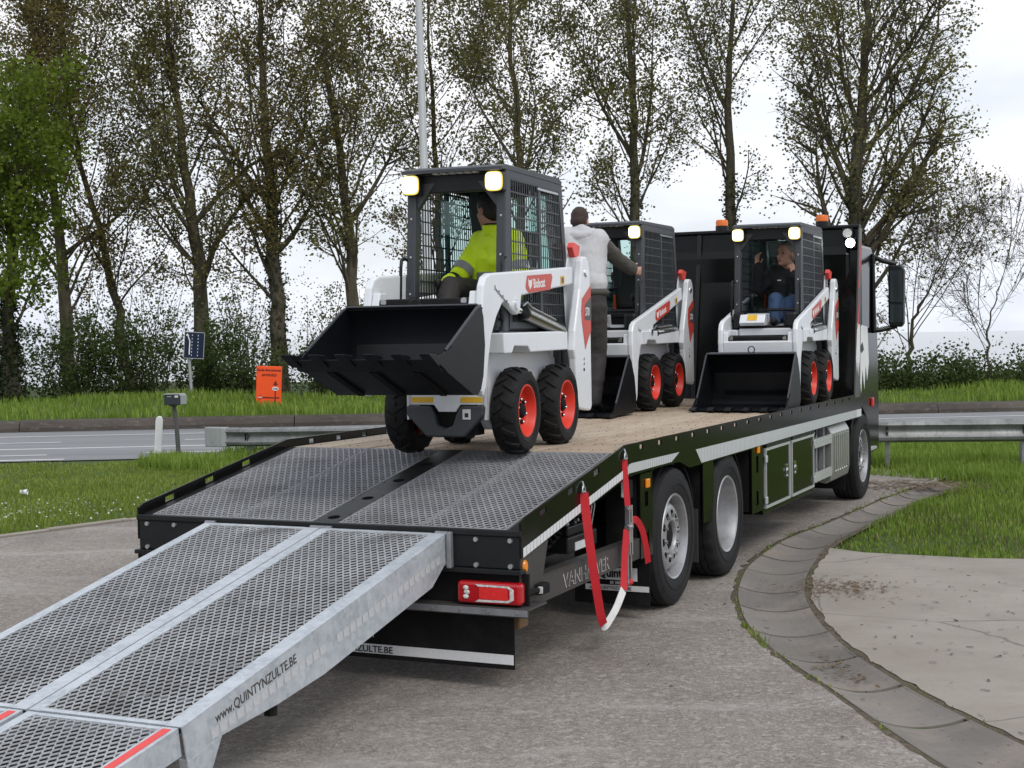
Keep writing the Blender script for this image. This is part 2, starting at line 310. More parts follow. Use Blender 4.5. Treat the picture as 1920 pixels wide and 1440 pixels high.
def _bark(t, b, l, o):
    v = pos(t, (1, 1, 0.25))
    a = mixc(t, l, rng_(t, l, noise(t, l, v, 9.0, 7, 0.7), 0.35, 0.65), (0.048, 0.040, 0.028), (0.125, 0.106, 0.074))
    a = mixc(t, l, rng_(t, l, noise(t, l, pos(t), 1.2, 5), 0.45, 0.65, 0, 0.6), a, (0.060, 0.058, 0.020))
    l(a, b.inputs['Base Color']); b.inputs['Roughness'].default_value = 0.95; bump(t, l, b, noise(t, l, v, 22.0, 5), 0.9, 0.03)
custom('bark', _bark)
M('twig', (0.075, 0.064, 0.046), 0.9, var=0.2)

# ------------------------------------------------------------ mesh helpers
class MB:
    def __init__(s): s.v = []; s.f = []
    def add(s, v, f):
        o = len(s.v); s.v += [tuple(p) for p in v]; s.f += [tuple(i + o for i in q) for q in f]; return s
    def box(s, x0, x1, y0, y1, z0, z1, mtx=None):
        v = [(x, y, z) for x in (x0, x1) for y in (y0, y1) for z in (z0, z1)]
        if mtx: v = [mtx @ Vector(p) for p in v]
        return s.add(v, [(0, 1, 3, 2), (4, 6, 7, 5), (0, 4, 5, 1), (2, 3, 7, 6), (0, 2, 6, 4), (1, 5, 7, 3)])
    def prism(s, pts, axis, a, b, fn=None):
        def mk(p, h):
            q = (h, p[0], p[1]) if axis == 'x' else (p[0], h, p[1]) if axis == 'y' else (p[0], p[1], h)
            return fn(q) if fn else q
        n = len(pts); v = [mk(p, a) for p in pts] + [mk(p, b) for p in pts]
        f = [tuple(range(n)), tuple(range(2 * n - 1, n - 1, -1))] + [(i, i + n, (i + 1) % n + n, (i + 1) % n) for i in range(n)]
        return s.add(v, f)
    def tube(s, pts, r, n=8, cap=True):
        pts = [Vector(p) for p in pts]; k = len(pts); rs = r if isinstance(r, (list, tuple)) else [r] * k
        v = []; u = None
        for i in range(k):
            d = (pts[min(i + 1, k - 1)] - pts[max(i - 1, 0)]).normalized()
            if u is None: u = d.orthogonal().normalized()
            else: u = (u - d * u.dot(d)).normalized()
            w = d.cross(u)
            for j in range(n):
                a = 2 * math.pi * j / n; v.append(pts[i] + (u * math.cos(a) + w * math.sin(a)) * rs[i])
        f = [(i * n + j, i * n + (j + 1) % n, (i + 1) * n + (j + 1) % n, (i + 1) * n + j) for i in range(k - 1) for j in range(n)]
        if cap: f += [tuple(range(n - 1, -1, -1)), tuple(range((k - 1) * n, k * n))]
        return s.add(v, f)
    def cyl(s, p0, p1, r, r1=None, n=14): return s.tube([p0, p1], [r, r if r1 is None else r1], n)
    def lathe(s, prof, n=32, axis='y', rf=None, skip=None, c=(0, 0, 0)):
        # prof: (radius, height along axis)
        v = []
        for i, (r, h) in enumerate(prof):
            for j in range(n):
                a = 2 * math.pi * j / n; rr = r + (rf(i, j) if rf else 0); ca, sa = rr * math.cos(a), rr * math.sin(a)
                q = (ca, h, sa) if axis == 'y' else (h, ca, sa) if axis == 'x' else (ca, sa, h)
                v.append((q[0] + c[0], q[1] + c[1], q[2] + c[2]))
        f = [(i * n + j, i * n + (j + 1) % n, (i + 1) * n + (j + 1) % n, (i + 1) * n + j) for i in range(len(prof) - 1) for j in range(n) if not (skip and skip(i, j))]
        return s.add(v, f)
    def ball(s, c, rx, ry, rz, n=12, m=8, mtx=None):
        v = []; f = []
        for i in range(m + 1):
            p = math.pi * i / m
            for j in range(n):
                a = 2 * math.pi * j / n; q = Vector((math.sin(p) * math.cos(a) * rx, math.sin(p) * math.sin(a) * ry, math.cos(p) * rz))
                if mtx: q = mtx @ q
                v.append(q + Vector(c))
        f = [(i * n + j, (i + 1) * n + j, (i + 1) * n + (j + 1) % n, i * n + (j + 1) % n) for i in range(m) for j in range(n)]
        return s.add(v, f)
    def mesh(s, name, smooth=None):
        me = bpy.data.meshes.new(name); me.from_pydata(s.v, [], s.f)
        bm = bmesh.new(); bm.from_mesh(me); bmesh.ops.remove_doubles(bm, verts=bm.verts, dist=1e-5); bmesh.ops.recalc_face_normals(bm, faces=bm.faces); bm.to_mesh(me); bm.free()
        if smooth is not None: me.shade_smooth(); me.set_sharp_from_angle(angle=R(smooth))
        return me
def tag(o, label=None, cat=None, group=None, kind=None):
    for k, v in (('label', label), ('category', cat), ('group', group), ('kind', kind)):
        if v: o[k] = v
    return o
def link(name, me, mat, parent=None, loc=None, bevel=0.0, kind=None):
    if mat and not me.materials: me.materials.append(MATS[mat])
    o = bpy.data.objects.new(name, me); col.objects.link(o)
    if parent: o.parent = parent
    if loc: o.location = loc
    if bevel:
        b = o.modifiers.new('bevel', 'BEVEL'); b.width = bevel; b.segments = 2; b.limit_method = 'ANGLE'; b.angle_limit = R(40)
    if kind: o['kind'] = kind
    return o
def O(name, mb, mat, parent=None, smooth=None, bevel=0.0, loc=None, kind=None):
    return link(name, mb.mesh(name, smooth), mat, parent, loc, bevel, kind)
def B(name, mat, parent, *boxes, bevel=0.0, loc=None):
    mb = MB()
    for b in boxes: mb.box(*b)
    return O(name, mb, mat, parent, bevel=bevel, loc=loc)
def empty(name, mtx=None):
    e = bpy.data.objects.new(name, None); col.objects.link(e); e.empty_display_size = 0.2
    if mtx is not None: e.matrix_world = mtx
    return e
def copy_tree(o, parent=None):
    c = o.copy(); col.objects.link(c); c.parent = parent
    for ch in list(o.children): copy_tree(ch, c)
    return c
def npmesh(name, V, F, mat, parent=None, kind=None):
    V = np.asarray(V, np.float32); F = np.asarray(F, np.int32); k = F.shape[1]
    me = bpy.data.meshes.new(name); me.vertices.add(len(V)); me.vertices.foreach_set('co', V.ravel())
    me.loops.add(F.size); me.loops.foreach_set('vertex_index', F.ravel())
    me.polygons.add(len(F)); me.polygons.foreach_set('loop_start', np.arange(0, F.size, k, dtype=np.int32))
    me.update(calc_edges=True); me.materials.append(MATS[mat])
    o = bpy.data.objects.new(name, me); col.objects.link(o); o.parent = parent
    if kind: o['kind'] = kind
    return o
def text(name, s, size, mat, parent, origin, right, up, align='LEFT', shear=0.0, bold=0.0, sx=1.0, mtx=None):
    cu = bpy.data.curves.new(name, 'FONT'); cu.body = s; cu.size = size; cu.align_x = align; cu.extrude = 0.0006; cu.shear = shear; cu.offset = bold; cu.resolution_u = 3
    ob = bpy.data.objects.new(name, cu); col.objects.link(ob)
    me = bpy.data.meshes.new_from_object(ob); bpy.data.objects.remove(ob); bpy.data.curves.remove(cu)
    r = Vector(right).normalized(); u = Vector(up); u = (u - r * u.dot(r)).normalized(); n = r.cross(u); o_ = Vector(origin)
    for v in me.vertices: v.co = o_ + r * (v.co.x * sx) + u * v.co.y + n * v.co.z
    me.materials.clear()
    return link(name, me, mat, parent)
def oriented(c, x, y, z):
    x, y, z = Vector(x), Vector(y), Vector(z); return Matrix(((x.x, y.x, z.x, c[0]), (x.y, y.y, z.y, c[1]), (x.z, y.z, z.z, c[2]), (0, 0, 0, 1)))

# the truck's frame in the world: origin under its tail, +Y forward, +X its right side
_c, _s = math.cos(YAW), math.sin(YAW)
def W(x, y, z=0.0):
    x -= CX; y -= CY; return Vector((_c * x + _s * y, -_s * x + _c * y, z))
TRUCK = Matrix.Translation(W(0, 0, 0)) @ Matrix.Rotation(-YAW, 4, 'Z')

# ============================================================ the setting
rnd = random.Random(7); nrg = np.random.default_rng(11)
def sheet(name, pts, z, mat, parent=None):
    mb = MB(); mb.add([(x, y, z) for x, y in pts], [tuple(range(len(pts)))])
    o = O(name, mb, mat, parent); 
    if not parent: o['kind'] = 'structure'
    return o
_mb = MB(); _mb.add([(-700, -120, -0.05), (700, -120, -0.05), (700, 1200, -0.05), (-700, 1200, -0.05)], [(0, 1, 2, 3)])
tag(O('ground', _mb, 'turf_soil'), kind='structure')

def resample(pts, n):
    P = np.array(pts, float); d = np.r_[0, np.cumsum(np.hypot(*np.diff(P, axis=0).T))]; s = np.linspace(0, d[-1], n)
    return np.c_[np.interp(s, d, P[:, 0]), np.interp(s, d, P[:, 1])]
def smooth(P, k=3):
    for _ in range(k): Q = P.copy(); Q[1:-1] = (P[:-2] + 2 * P[1:-1] + P[2:]) / 4; P = Q
    return P
inner = smooth(resample([(2.3, 4.5), (2.05, 5.6), (1.90, 6.4), (1.83, 6.83), (1.71, 7.88), (1.56, 8.84), (1.53, 9.75), (1.65, 10.87), (1.93, 12.11), (2.50, 13.58), (3.10, 14.60), (3.59, 15.50), (4.27, 16.80), (4.94, 17.9), (5.44, 18.6)], 121), 12)
outer = smooth(resample([(2.74, 4.6), (2.50, 5.9), (2.33, 6.9), (2.21, 7.3), (2.10, 7.95), (2.01, 8.8), (2.01, 9.63), (2.10, 10.61), (2.31, 11.6), (2.82, 13.2), (3.35, 14.25), (3.86, 15.2), (4.50, 16.4), (5.15, 17.5), (5.65, 18.25)], 121), 12)
def offset(P, d):
    t = np.gradient(P, axis=0); t /= np.linalg.norm(t, axis=1)[:, None]; return P + d * np.c_[-t[:, 1], t[:, 0]]
jag = lambda P, a, seed: P + np.random.default_rng(seed).normal(0, a, P.shape)
yard_edge = jag(offset(inner, 0.045), 0.012, 1); drive_edge = jag(offset(outer, -0.05), 0.010, 2)
sheet('yard', [tuple(p) for p in yard_edge] + [(5.9, 19.6), (4.5, 21), (1, 21.6), (-1, 19.7), (-4.06, 15.80), (-5.09, 14.52), (-9, 9.7), (-20, -5), (-20, -30), (8, -30), (4, 0)], 0.0, 'yard_concrete')
_k = [p for p in drive_edge if p[1] < 13.05]
sheet('driveway', [tuple(p) for p in _k] + [(3.05, 12.74), (3.38, 12.58), (3.9, 12.33), (4.27, 12.25), (7, 11.4), (14, 9.2), (16, -4), (6, -6), (4.45, 0.2)], -0.002, 'drive_concrete')

# gutter of dished concrete slabs
g = MB(); 
for i in range(120):
    for P, q in ((inner, 0.06), (outer, -0.065)):
        A = offset(P, q); Bq = offset(P, -0.012 if q > 0 else 0.012)
        g.add([(*A[i], -0.006), (*A[i + 1], -0.006), (*Bq[i + 1], -0.006), (*Bq[i], -0.006)], [(0, 1, 2, 3)])
gut = O('gutter', g, 'joint_dirt'); tag(gut, kind='structure')
_cuts = [0]
while _cuts[-1] < 120: _cuts.append(min(120, _cuts[-1] + rnd.choice((6, 7, 7, 8))))
for a, b_ in zip(_cuts[:-1], _cuts[1:]):
    if b_ - a < 3: continue
    mb = MB(); nx = 8; ny = 5; tz = [rnd.uniform(-0.004, 0.002) for _ in range(4)]; ln = np.linalg.norm(inner[b_] - inner[a])
    V = []
    for j in range(ny + 1):
        v = j / ny; w = a + (b_ - a) * (0.008 / ln * (1 + 1.6) + v * (1 - 0.016 / ln * (1 + 1.6))); i0 = min(int(w), 119); fr = w - i0
        Pi = inner[i0] * (1 - fr) + inner[i0 + 1] * fr; Po = outer[i0] * (1 - fr) + outer[i0 + 1] * fr
        for i in range(nx + 1):
            u = i / nx; p = Pi * (1 - u) + Po * u
            z = -0.042 * (1 - (2 * u - 1) ** 2) + (tz[0] * (1 - u) + tz[1] * u) * (1 - v) + (tz[2] * (1 - u) + tz[3] * u) * v
            V.append((p[0], p[1], z))
    n_ = len(V); V += [(x, y, -0.09) for x, y, z in V]; r_ = nx + 1
    F = [(j * r_ + i, j * r_ + i + 1, (j + 1) * r_ + i + 1, (j + 1) * r_ + i) for j in range(ny) for i in range(nx)]
    ring = [i for i in range(nx)] + [j * r_ + nx for j in range(ny)] + [ny * r_ + i for i in range(nx, 0, -1)] + [j * r_ for j in range(ny, 0, -1)]
    F += [(ring[i], ring[i - 1], ring[i - 1] + n_, ring[i] + n_) for i in range(len(ring))]
    mb.add(V, F); O('gutter_slab', mb, 'gutter_concrete', gut)
for i in range(5):                                   # loose edging slabs beside the far gutter
    pass

# edging stones along the lawn
_e0, _e1 = Vector((-5.13 - 3.4, 14.55 - 4.22, 0)), Vector((-4.1 + 3.1, 15.83 + 3.85, 0)); _ed = (_e1 - _e0).normalized(); _en = Vector((-_ed.y, _ed.x, 0))
edg = empty('lawn_edging'); tag(edg, kind='structure')
k = 0.0
while k < (_e1 - _e0).length:
    c = _e0 + _ed * k; mb = MB(); hz = rnd.uniform(0.015, 0.035)
    mb.box(0.006, 0.994, 0, 0.10, -0.1, hz, Matrix.Translation(c + _en * rnd.uniform(-0.01, 0.01)) @ Matrix.Rotation(math.atan2(_ed.y, _ed.x) + rnd.uniform(-0.012, 0.012), 4, 'Z'))
    O('edging_stone', mb, 'drive_concrete', edg, bevel=0.01); k += 1.0

# road beyond, with markings, far kerb and verge
RA = R(6.0); RO = Vector((-10.7, 30.6, 0)); RD = Vector((math.cos(RA), math.sin(RA), 0)); RN = Vector((-math.sin(RA), math.cos(RA), 0))
def road_rect(name, a, b, o0, o1, z, mat, parent=None):
    p = [RO + RD * a + RN * o0, RO + RD * b + RN * o0, RO + RD * b + RN * o1, RO + RD * a + RN * o1]
    return sheet(name, [(q.x, q.y) for q in p], z, mat, parent)
road = road_rect('road', -80, 90, -6.55, 1.75, -0.03, 'asphalt')
def line_(a, b, off, w=0.13): road_rect('road_marking', a, b, off - w / 2, off + w / 2, -0.026, 'post_white', road)
line_(-80, 90, 0.0); line_(-80, 90, -3.70, 0.15)
for i in range(-8, 12): line_(i * 5.2 - 1.2, i * 5.2 + 1.6, -1.95, 0.12)
for i in range(-8, 12): line_(i * 3.4 + 0.3, i * 3.4 + 2.0, -5.25, 0.12)
for i in range(-8, 12): line_(i * 4.2 + 0.2, i * 4.2 + 2.5, -6.3, 0.14)
kerb = empty('kerb'); tag(kerb, kind='structure')
for i in range(-20, 24):
    mb = MB(); m = Matrix.Translation(RO + RD * (i * 3.0)) @ Matrix.Rotation(RA + rnd.uniform(-0.003, 0.003), 4, 'Z')
    dz = rnd.uniform(-0.012, 0.012)
    pr_ = [(1.62, -0.06), (1.62, 0.06), (1.70, 0.17 + dz), (1.78, 0.20 + dz), (2.1, 0.21 + dz), (2.1, -0.06)]
    mb.prism(pr_, 'x', 0.01, 2.99, fn=lambda q: m @ Vector(q)); O('kerb_block', mb, 'old_kerb', kerb)
# verge: a gently uneven bank
V = []; F = []; nx, ny = 140, 26
for j in range(ny + 1):
    o_ = 2.08 + (j / ny) ** 1.6 * 22
    for i in range(nx + 1):
        a_ = -160 + 340 * i / nx; p = RO + RD * a_ + RN * o_
        V.append((p.x, p.y, 0.17 + 0.10 * math.sin(a_ * 0.31 + 1) * min(1, (o_ - 2.08) / 4) + 0.06 * math.sin(a_ * 0.83) * min(1, (o_ - 2.08) / 3) + min(0.15, (o_ - 2.08) * 0.02)))
F = [(j * (nx + 1) + i, j * (nx + 1) + i + 1, (j + 1) * (nx + 1) + i + 1, (j + 1) * (nx + 1) + i) for j in range(ny) for i in range(nx)]
mb = MB(); mb.add(V, F); tag(O('verge', mb, 'turf_soil', smooth=60), kind='structure')

# added mirror sheet beyond the bank, reflecting the sky as a pale band
def _sky_mirror(t, b_, l, o):
    b_.inputs['Base Color'].default_value = (0.10, 0.115, 0.12, 1); b_.inputs['Roughness'].default_value = 0.12; b_.inputs['IOR'].default_value = 1.33
    bump(t, l, b_, noise(t, l, pos(t, (0.6, 0.3, 1)), 3.0, 4), 0.05)
custom('sky_mirror', _sky_mirror)
sheet('sky_mirror', [(-500, 62), (500, 62), (650, 1150), (-650, 1150)], -0.03, 'sky_mirror')

# ---------------------------------------------------------------- grass
def inpoly(P, poly):
    x, y = P[:, 0], P[:, 1]; r = np.zeros(len(P), bool); q = np.array(poly); j = len(q) - 1
    for i in range(len(q)):
        c = ((q[i, 1] > y) != (q[j, 1] > y)) & (x < (q[j, 0] - q[i, 0]) * (y - q[i, 1]) / (q[j, 1] - q[i, 1] + 1e-12) + q[i, 0]); r ^= c; j = i
    return r
def lown(P, s, seed):
    g_ = np.random.default_rng(seed); r = 0
    for k in range(6):
        a = g_.uniform(0, 6.28); f = s * g_.uniform(0.5, 2.2); r = r + np.sin(f * (P[:, 0] * math.cos(a) + P[:, 1] * math.sin(a)) + g_.uniform(0, 6.28))
    return r / 6
def blades(name, label, poly, n, h0, h1, w, z0, mat, seed, thin=0.0, nscale=0.9, cat='grass', lean=0.45, zf=None, hf=None):
    g_ = np.random.default_rng(seed); q = np.array(poly); lo, hi = q.min(0), q.max(0)
    P = g_.uniform(lo, hi, (int(n * 2.2), 2)); P = P[inpoly(P, poly)][:n]
    t = lown(P, nscale, seed) + 0.6 * lown(P, nscale * 3.1, seed + 1)
    if thin: keep = g_.uniform(-1, 1, len(P)) < t * 1.2 + 1 - 2 * thin; P = P[keep]; t = t[keep]
    m = len(P); h = (h0 + (h1 - h0) * np.clip(0.45 + 0.6 * t, 0, 1)) * g_.uniform(0.55, 1.15, m)
    if hf is not None: h = h * hf(P)
    a = g_.uniform(0, 6.283, m); d = np.c_[np.cos(a), np.sin(a)]; s = np.c_[-d[:, 1], d[:, 0]]; ww = w * g_.uniform(0.6, 1.3, m)[:, None] / 2
    ln = (h * lean * g_.uniform(0.2, 1.3, m))[:, None]; z = np.full(m, z0) if zf is None else zf(P)
    def v(xy, zz): return np.c_[xy, zz]
    A = v(P - s * ww, z); B_ = v(P + s * ww, z); C_ = v(P + d * ln * 0.35 + s * ww * 0.75, z + h * 0.6); D_ = v(P + d * ln * 0.35 - s * ww * 0.75, z + h * 0.6); E_ = v(P + d * ln, z + h)
    VV = np.stack([A, B_, C_, D_, E_], 1).reshape(-1, 3); i = np.arange(m)[:, None] * 5
    FF = np.concatenate([i + [0, 1, 2], i + [0, 2, 3], i + [3, 2, 4]], 0)
    o = npmesh(name, VV, FF, mat, kind='stuff'); return tag(o, label, cat)
# lawn left of the truck
_lawn = [(-5.2, 14.62), (-4.1, 16.0), (-1.0, 19.85), (0.6, 21.7), (-1.0, 23.6), (-14, 24.1), (-14, 3.4 + 0.2)]
_lawn = [(-5.17, 14.66), (-4.15, 15.98), (-1.1, 19.85), (0.6, 21.9), (-1.0, 23.9), (-13, 23.9), (-12.5, 19), (-8.4, 10.6)]
blades('lawn_grass', 'short mown lawn left of the truck tail', _lawn, 70000, 0.035, 0.085, 0.016, -0.05, 'grass_lawn', 3, thin=0.12, nscale=0.8)
_edge = [(-4.15, 15.98), (-1.1, 19.85), (0.9, 21.9), (2.2, 22.6), (1.0, 23.9), (-5.9, 24.9), (-5.9, 22.8), (-3.6, 21.0), (-3.3, 19.2)]
blades('rough_grass', 'longer rough grass round the foot of the letterbox post', _edge, 26000, 0.12, 0.30, 0.018, -0.05, 'grass_tall', 4, thin=0.15, nscale=1.3)
# right of the gutter
_o = offset(outer, -0.02)
_right = [(3.0, 12.86), (3.4, 12.68), (4.3, 12.33), (7.2, 11.5), (12.0, 10.2), (16, 17), (16, 21.5), (6.3, 21.3), (5.9, 18.6)] + [tuple(p) for p in _o[::-1] if 13.1 < p[1] < 18.2]
_rh = lambda P: np.clip(0.30 + (P[:, 1] - 12.6 - 0.25 * (P[:, 0] - 3)) * 0.13, 0.3, 1.0)
blades('verge_grass', 'lush long grass between the gutter and the guardrail on the right', _right, 105000, 0.07, 0.26, 0.015, -0.05, 'grass_tall', 5, thin=0.08, nscale=1.1, hf=_rh)
blades('dry_grass', 'dry straw coloured blades in the right hand grass', _right, 16000, 0.05, 0.16, 0.012, -0.045, 'grass_straw', 6, thin=0.4, nscale=1.4)
blades('rail_grass', 'tall grass growing under and behind the guardrail', [(-4.9, 24.7), (-2.2, 23.6), (5.0, 20.5), (16, 20.5), (16, 25.5), (5, 24.6), (-4.9, 25.0)], 40000, 0.14, 0.34, 0.022, -0.05, 'grass_tall', 8, thin=0.1)
blades('corner_grass', 'ragged grass where the yard ends beyond the front wheel', [(4.7, 19.6), (5.4, 18.75), (6.4, 18.5), (7.2, 19.4), (6.6, 20.6), (4.4, 21.4), (3.0, 22.2), (1.0, 22.4), (1.0, 21.2), (3.6, 21.0)], 11000, 0.06, 0.24, 0.016, -0.03, 'grass_tall', 17, thin=0.3, nscale=2.0)
# far verge
_a, _b = RO + RD * -32 + RN * 2.12, RO + RD * 60 + RN * 2.12
_v1 = [(_a.x, _a.y), (_b.x, _b.y), (_b.x, _b.y + 6.5), (_a.x, _a.y + 7.5)]
def _vz(P):
    a_ = (P[:, 0] - RO.x) * RD.x + (P[:, 1] - RO.y) * RD.y; o_ = (P[:, 0] - RO.x) * RN.x + (P[:, 1] - RO.y) * RN.y - 2.08
    return 0.15 + 0.10 * np.sin(a_ * 0.31 + 1) * np.clip(o_ / 4, 0, 1) + 0.06 * np.sin(a_ * 0.83) * np.clip(o_ / 3, 0, 1) + np.clip(o_ * 0.02, 0, 0.15)
blades('bank_grass', 'long bright grass on the bank beyond the road', _v1, 90000, 0.13, 0.34, 0.03, 0.15, 'grass_tall', 9, thin=0.12, nscale=0.5, zf=_vz)
# moss and weeds in the gutter joints
def seam(P, a, b, d): return [tuple(p) for p in offset(P, d)[a:b]] + [tuple(p) for p in offset(P, -d)[a:b][::-1]]
blades('joint_weeds', 'green weeds growing in the joint along the near side of the gutter', seam(offset(inner, 0.02), 20, 74, 0.035), 2600, 0.015, 0.06, 0.010, -0.01, 'grass_lawn', 12, thin=0.5, nscale=2.6, cat='weeds')
blades('joint_moss', 'brown green moss in the joint along the driveway side of the gutter', seam(offset(outer, -0.02), 18, 80, 0.03), 1500, 0.01, 0.035, 0.010, -0.01, 'grass_straw', 13, thin=0.55, nscale=2.2, cat='moss')
blades('far_joint_weeds', 'weeds along the gutter joint towards the front wheel', seam(offset(inner, 0.02), 74, 116, 0.05), 2400, 0.02, 0.07, 0.010, -0.01, 'grass_lawn', 14, thin=0.5, nscale=2.4, cat='weeds')
# daisies on the lawn
g_ = np.random.default_rng(21); P = g_.normal(0, 1, (330, 2)) * [1.1, 0.7] + [-6.1, 16.5]; P = P[inpoly(P, _lawn)]
m = len(P); i = np.arange(m)[:, None] * 4; s_ = 0.009
VV = np.stack([np.c_[P + [dx * s_, dy * s_], np.full(m, 0.045) + g_.uniform(-0.01, 0.015, m)] for dx, dy in ((-1, -1), (1, -1), (1, 1), (-1, 1))], 1).reshape(-1, 3)
tag(npmesh('daisies', VV, i + [0, 1, 2, 3], 'flower_white', kind='stuff'), 'tiny white daisies scattered over the lawn at the left', 'flowers')
# leaf litter on driveway and gutter
def litter(name, label, c, sd, n, seed, z=0.003, s0=0.012):
    g_ = np.random.default_rng(seed); P = g_.normal(0, 1, (n, 2)) * sd + c; a = g_.uniform(0, 3.14, n); ln = s0 * g_.uniform(0.4, 2.2, n); wd = s0 * g_.uniform(0.2, 0.6, n)
    d = np.c_[np.cos(a), np.sin(a)]; s = np.c_[-d[:, 1], d[:, 0]]; zz = np.full(n, z)
    VV = np.stack([np.c_[P + d * (ln * k1)[:, None] + s * (wd * k2)[:, None], zz + 0.006 * g_.uniform(0, 1, n)] for k1, k2 in ((-1, -1), (1, -1), (1, 1), (-1, 1))], 1).reshape(-1, 3)
    tag(npmesh(name, VV, np.arange(n)[:, None] * 4 + [0, 1, 2, 3], 'dead_leaf' if seed % 2 else 'twig', kind='stuff'), label, 'leaf litter')
litter('leaf_litter', 'brown leaf litter on the driveway corner beside the gutter', (2.42, 10.95), (0.20, 0.22), 420, 31)
litter('leaf_litter', 'dead leaves lying in the dished gutter slabs', (1.92, 8.45), (0.10, 0.25), 160, 33, z=-0.03)
litter('leaf_litter', 'sparse leaf crumbs strewn across the pale driveway', (4.0, 9.6), (1.6, 1.6), 420, 34)
litter('leaf_litter', 'brown leaves at the end of the gutter by the front wheel', (5.0, 18.1), (0.5, 0.35), 500, 35, z=0.01, s0=0.03)

# ---------------------------------------------------------------- guardrail
gr = empty('guardrail'); tag(gr, 'galvanised W beam guardrail with block end, running behind the truck', 'guardrail')
gp = [(-5.0, 24.55, 0.315), (-4.4, 24.33, 0.32), (-2.24, 23.5, 0.37), (1.5, 21.9, 0.45), (4.4, 20.55, 0.53), (5.2, 20.32, 0.535), (7.1, 20.3, 0.525), (10, 20.35, 0.52), (16, 20.5, 0.52)]
prof = [(0.0, 0.155), (-0.02, 0.158), (-0.07, 0.125), (-0.082, 0.085), (-0.03, 0.03), (-0.022, 0), (-0.03, -0.03), (-0.082, -0.085), (-0.07, -0.125), (-0.02, -0.158), (0, -0.155)]
prof += [(a + 0.006, b) for a, b in prof[::-1]]
for a, b in zip(gp[:-1], gp[1:]):
    a, b = Vector(a), Vector(b); d = (b - a); d.z = 0; d.normalize(); nrm = Vector((-d.y, d.x, 0)); mb = MB()
    V = [p + nrm * u + Vector((0, 0, w)) for p in (a - d * 0.02, b + d * 0.02) for u, w in prof]; n_ = len(prof)
    mb.add(V, [(i, (i + 1) % n_, (i + 1) % n_ + n_, i + n_) for i in range(n_)] + [tuple(range(n_)), tuple(range(2 * n_ - 1, n_ - 1, -1))])
    O('rail', mb, 'old_galv', gr, smooth=35)
    mb = MB(); m = Matrix.Translation((b.x + nrm.x * 0.06, b.y + nrm.y * 0.06, 0)) @ Matrix.Rotation(math.atan2(d.y, d.x), 4, 'Z')
    mb.box(-0.03, 0.03, -0.05, 0.07, -0.1, b.z + 0.10, m); O('post', mb, 'old_galv', gr, bevel=0.006)
    mb = MB(); mb.cyl((b.x - nrm.x * 0.045, b.y - nrm.y * 0.045, b.z), (b.x - nrm.x * 0.0, b.y, b.z), 0.02, n=8); O('bolt', mb, 'steel_silver', gr)
mb = MB(); m = Matrix.Translation((-5.06, 24.57, 0.315)) @ Matrix.Rotation(math.atan2(gp[1][1] - gp[0][1], gp[1][0] - gp[0][0]), 4, 'Z')
mb.prism([(-0.10, -0.06), (0.25, -0.10), (0.32, -0.07), (0.32, 0.05), (-0.10, 0.06)], 'z', -0.165, 0.165, fn=lambda q: m @ Vector(q)); O('end_block', mb, 'pole_grey', gr, bevel=0.015)

# ---------------------------------------------------------------- signs and posts
bs = empty('direction_sign', Matrix.Translation((-8.76, 40, 0.1))); tag(bs, 'dark blue lane sign with white arrow on a grey pole by the trees', 'road sign')
O('pole', MB().tube([(0.02, 0.03, -0.1), (-0.06, 0.03, 1.5), (-0.08, 0.03, 2.0)], 0.045, 10), 'pole_grey', bs, smooth=40)
mS = Matrix.Translation((0, 0, 0)) @ Matrix.Rotation(R(4), 4, 'Y') @ Matrix.Rotation(R(14), 4, 'Z')
pn = MB().box(-0.28, 0.24, -0.03, 0.0, 1.36, 2.06, mS); O('panel', pn, 'sign_blue', bs, bevel=0.01)
fr = MB()
for a in ((-0.285, 0.245, -0.034, 0.004, 2.055, 2.075), (-0.285, 0.245, -0.034, 0.004, 1.345, 1.362), (-0.292, -0.276, -0.034, 0.004, 1.362, 2.055), (0.236, 0.252, -0.034, 0.004, 1.362, 2.055)): fr.box(*a, mS)
O('frame', fr, 'pole_grey', bs)
ar = MB()
for a, b in (((-0.14, 1.45), (-0.14, 1.82)), ((-0.14, 1.82), (-0.20, 1.98))):
    dx, dz = b[0] - a[0], b[1] - a[1]; l_ = math.hypot(dx, dz); px, pz = -dz / l_ * 0.014, dx / l_ * 0.014
    ar.add([mS @ Vector(q) for q in ((a[0] - px, -0.034, a[1] - pz), (a[0] + px, -0.034, a[1] + pz), (b[0] + px, -0.034, b[1] + pz), (b[0] - px, -0.034, b[1] - pz))], [(0, 1, 2, 3)])
ar.add([mS @ Vector(q) for q in ((-0.25, -0.034, 1.96), (-0.16, -0.034, 1.97), (-0.215, -0.034, 2.03))], [(0, 1, 2)]); O('arrow', ar, 'decal_white', bs)
for x in (-0.08, 0.08):
    ds = MB()
    for k in range(7): ds.add([mS @ Vector(q) for q in ((x - 0.008, -0.0345, 1.42 + k * 0.09), (x + 0.008, -0.0345, 1.42 + k * 0.09), (x + 0.008, -0.0345, 1.46 + k * 0.09), (x - 0.008, -0.0345, 1.46 + k * 0.09))], [(0, 1, 2, 3)])
    O('lane_dashes', ds, 'tape_white', bs, kind='stuff')
os_ = empty('roadworks_sign', Matrix.Translation((-6.2, 37.2, 0.26)) @ Matrix.Rotation(R(7), 4, 'Z') @ Matrix.Rotation(R(2.5), 4, 'Y')); tag(os_, 'bright orange temporary road sign standing in the verge grass', 'road sign')
O('panel', MB().box(-0.32, 0.32, 0, 0.03, -0.06, 1.0), 'sign_orange', os_, bevel=0.015)
for x in (-0.22, 0.22): O('leg', MB().box(x - 0.02, x + 0.02, 0.032, 0.07, -0.2, 0.9), 'pole_grey', os_)
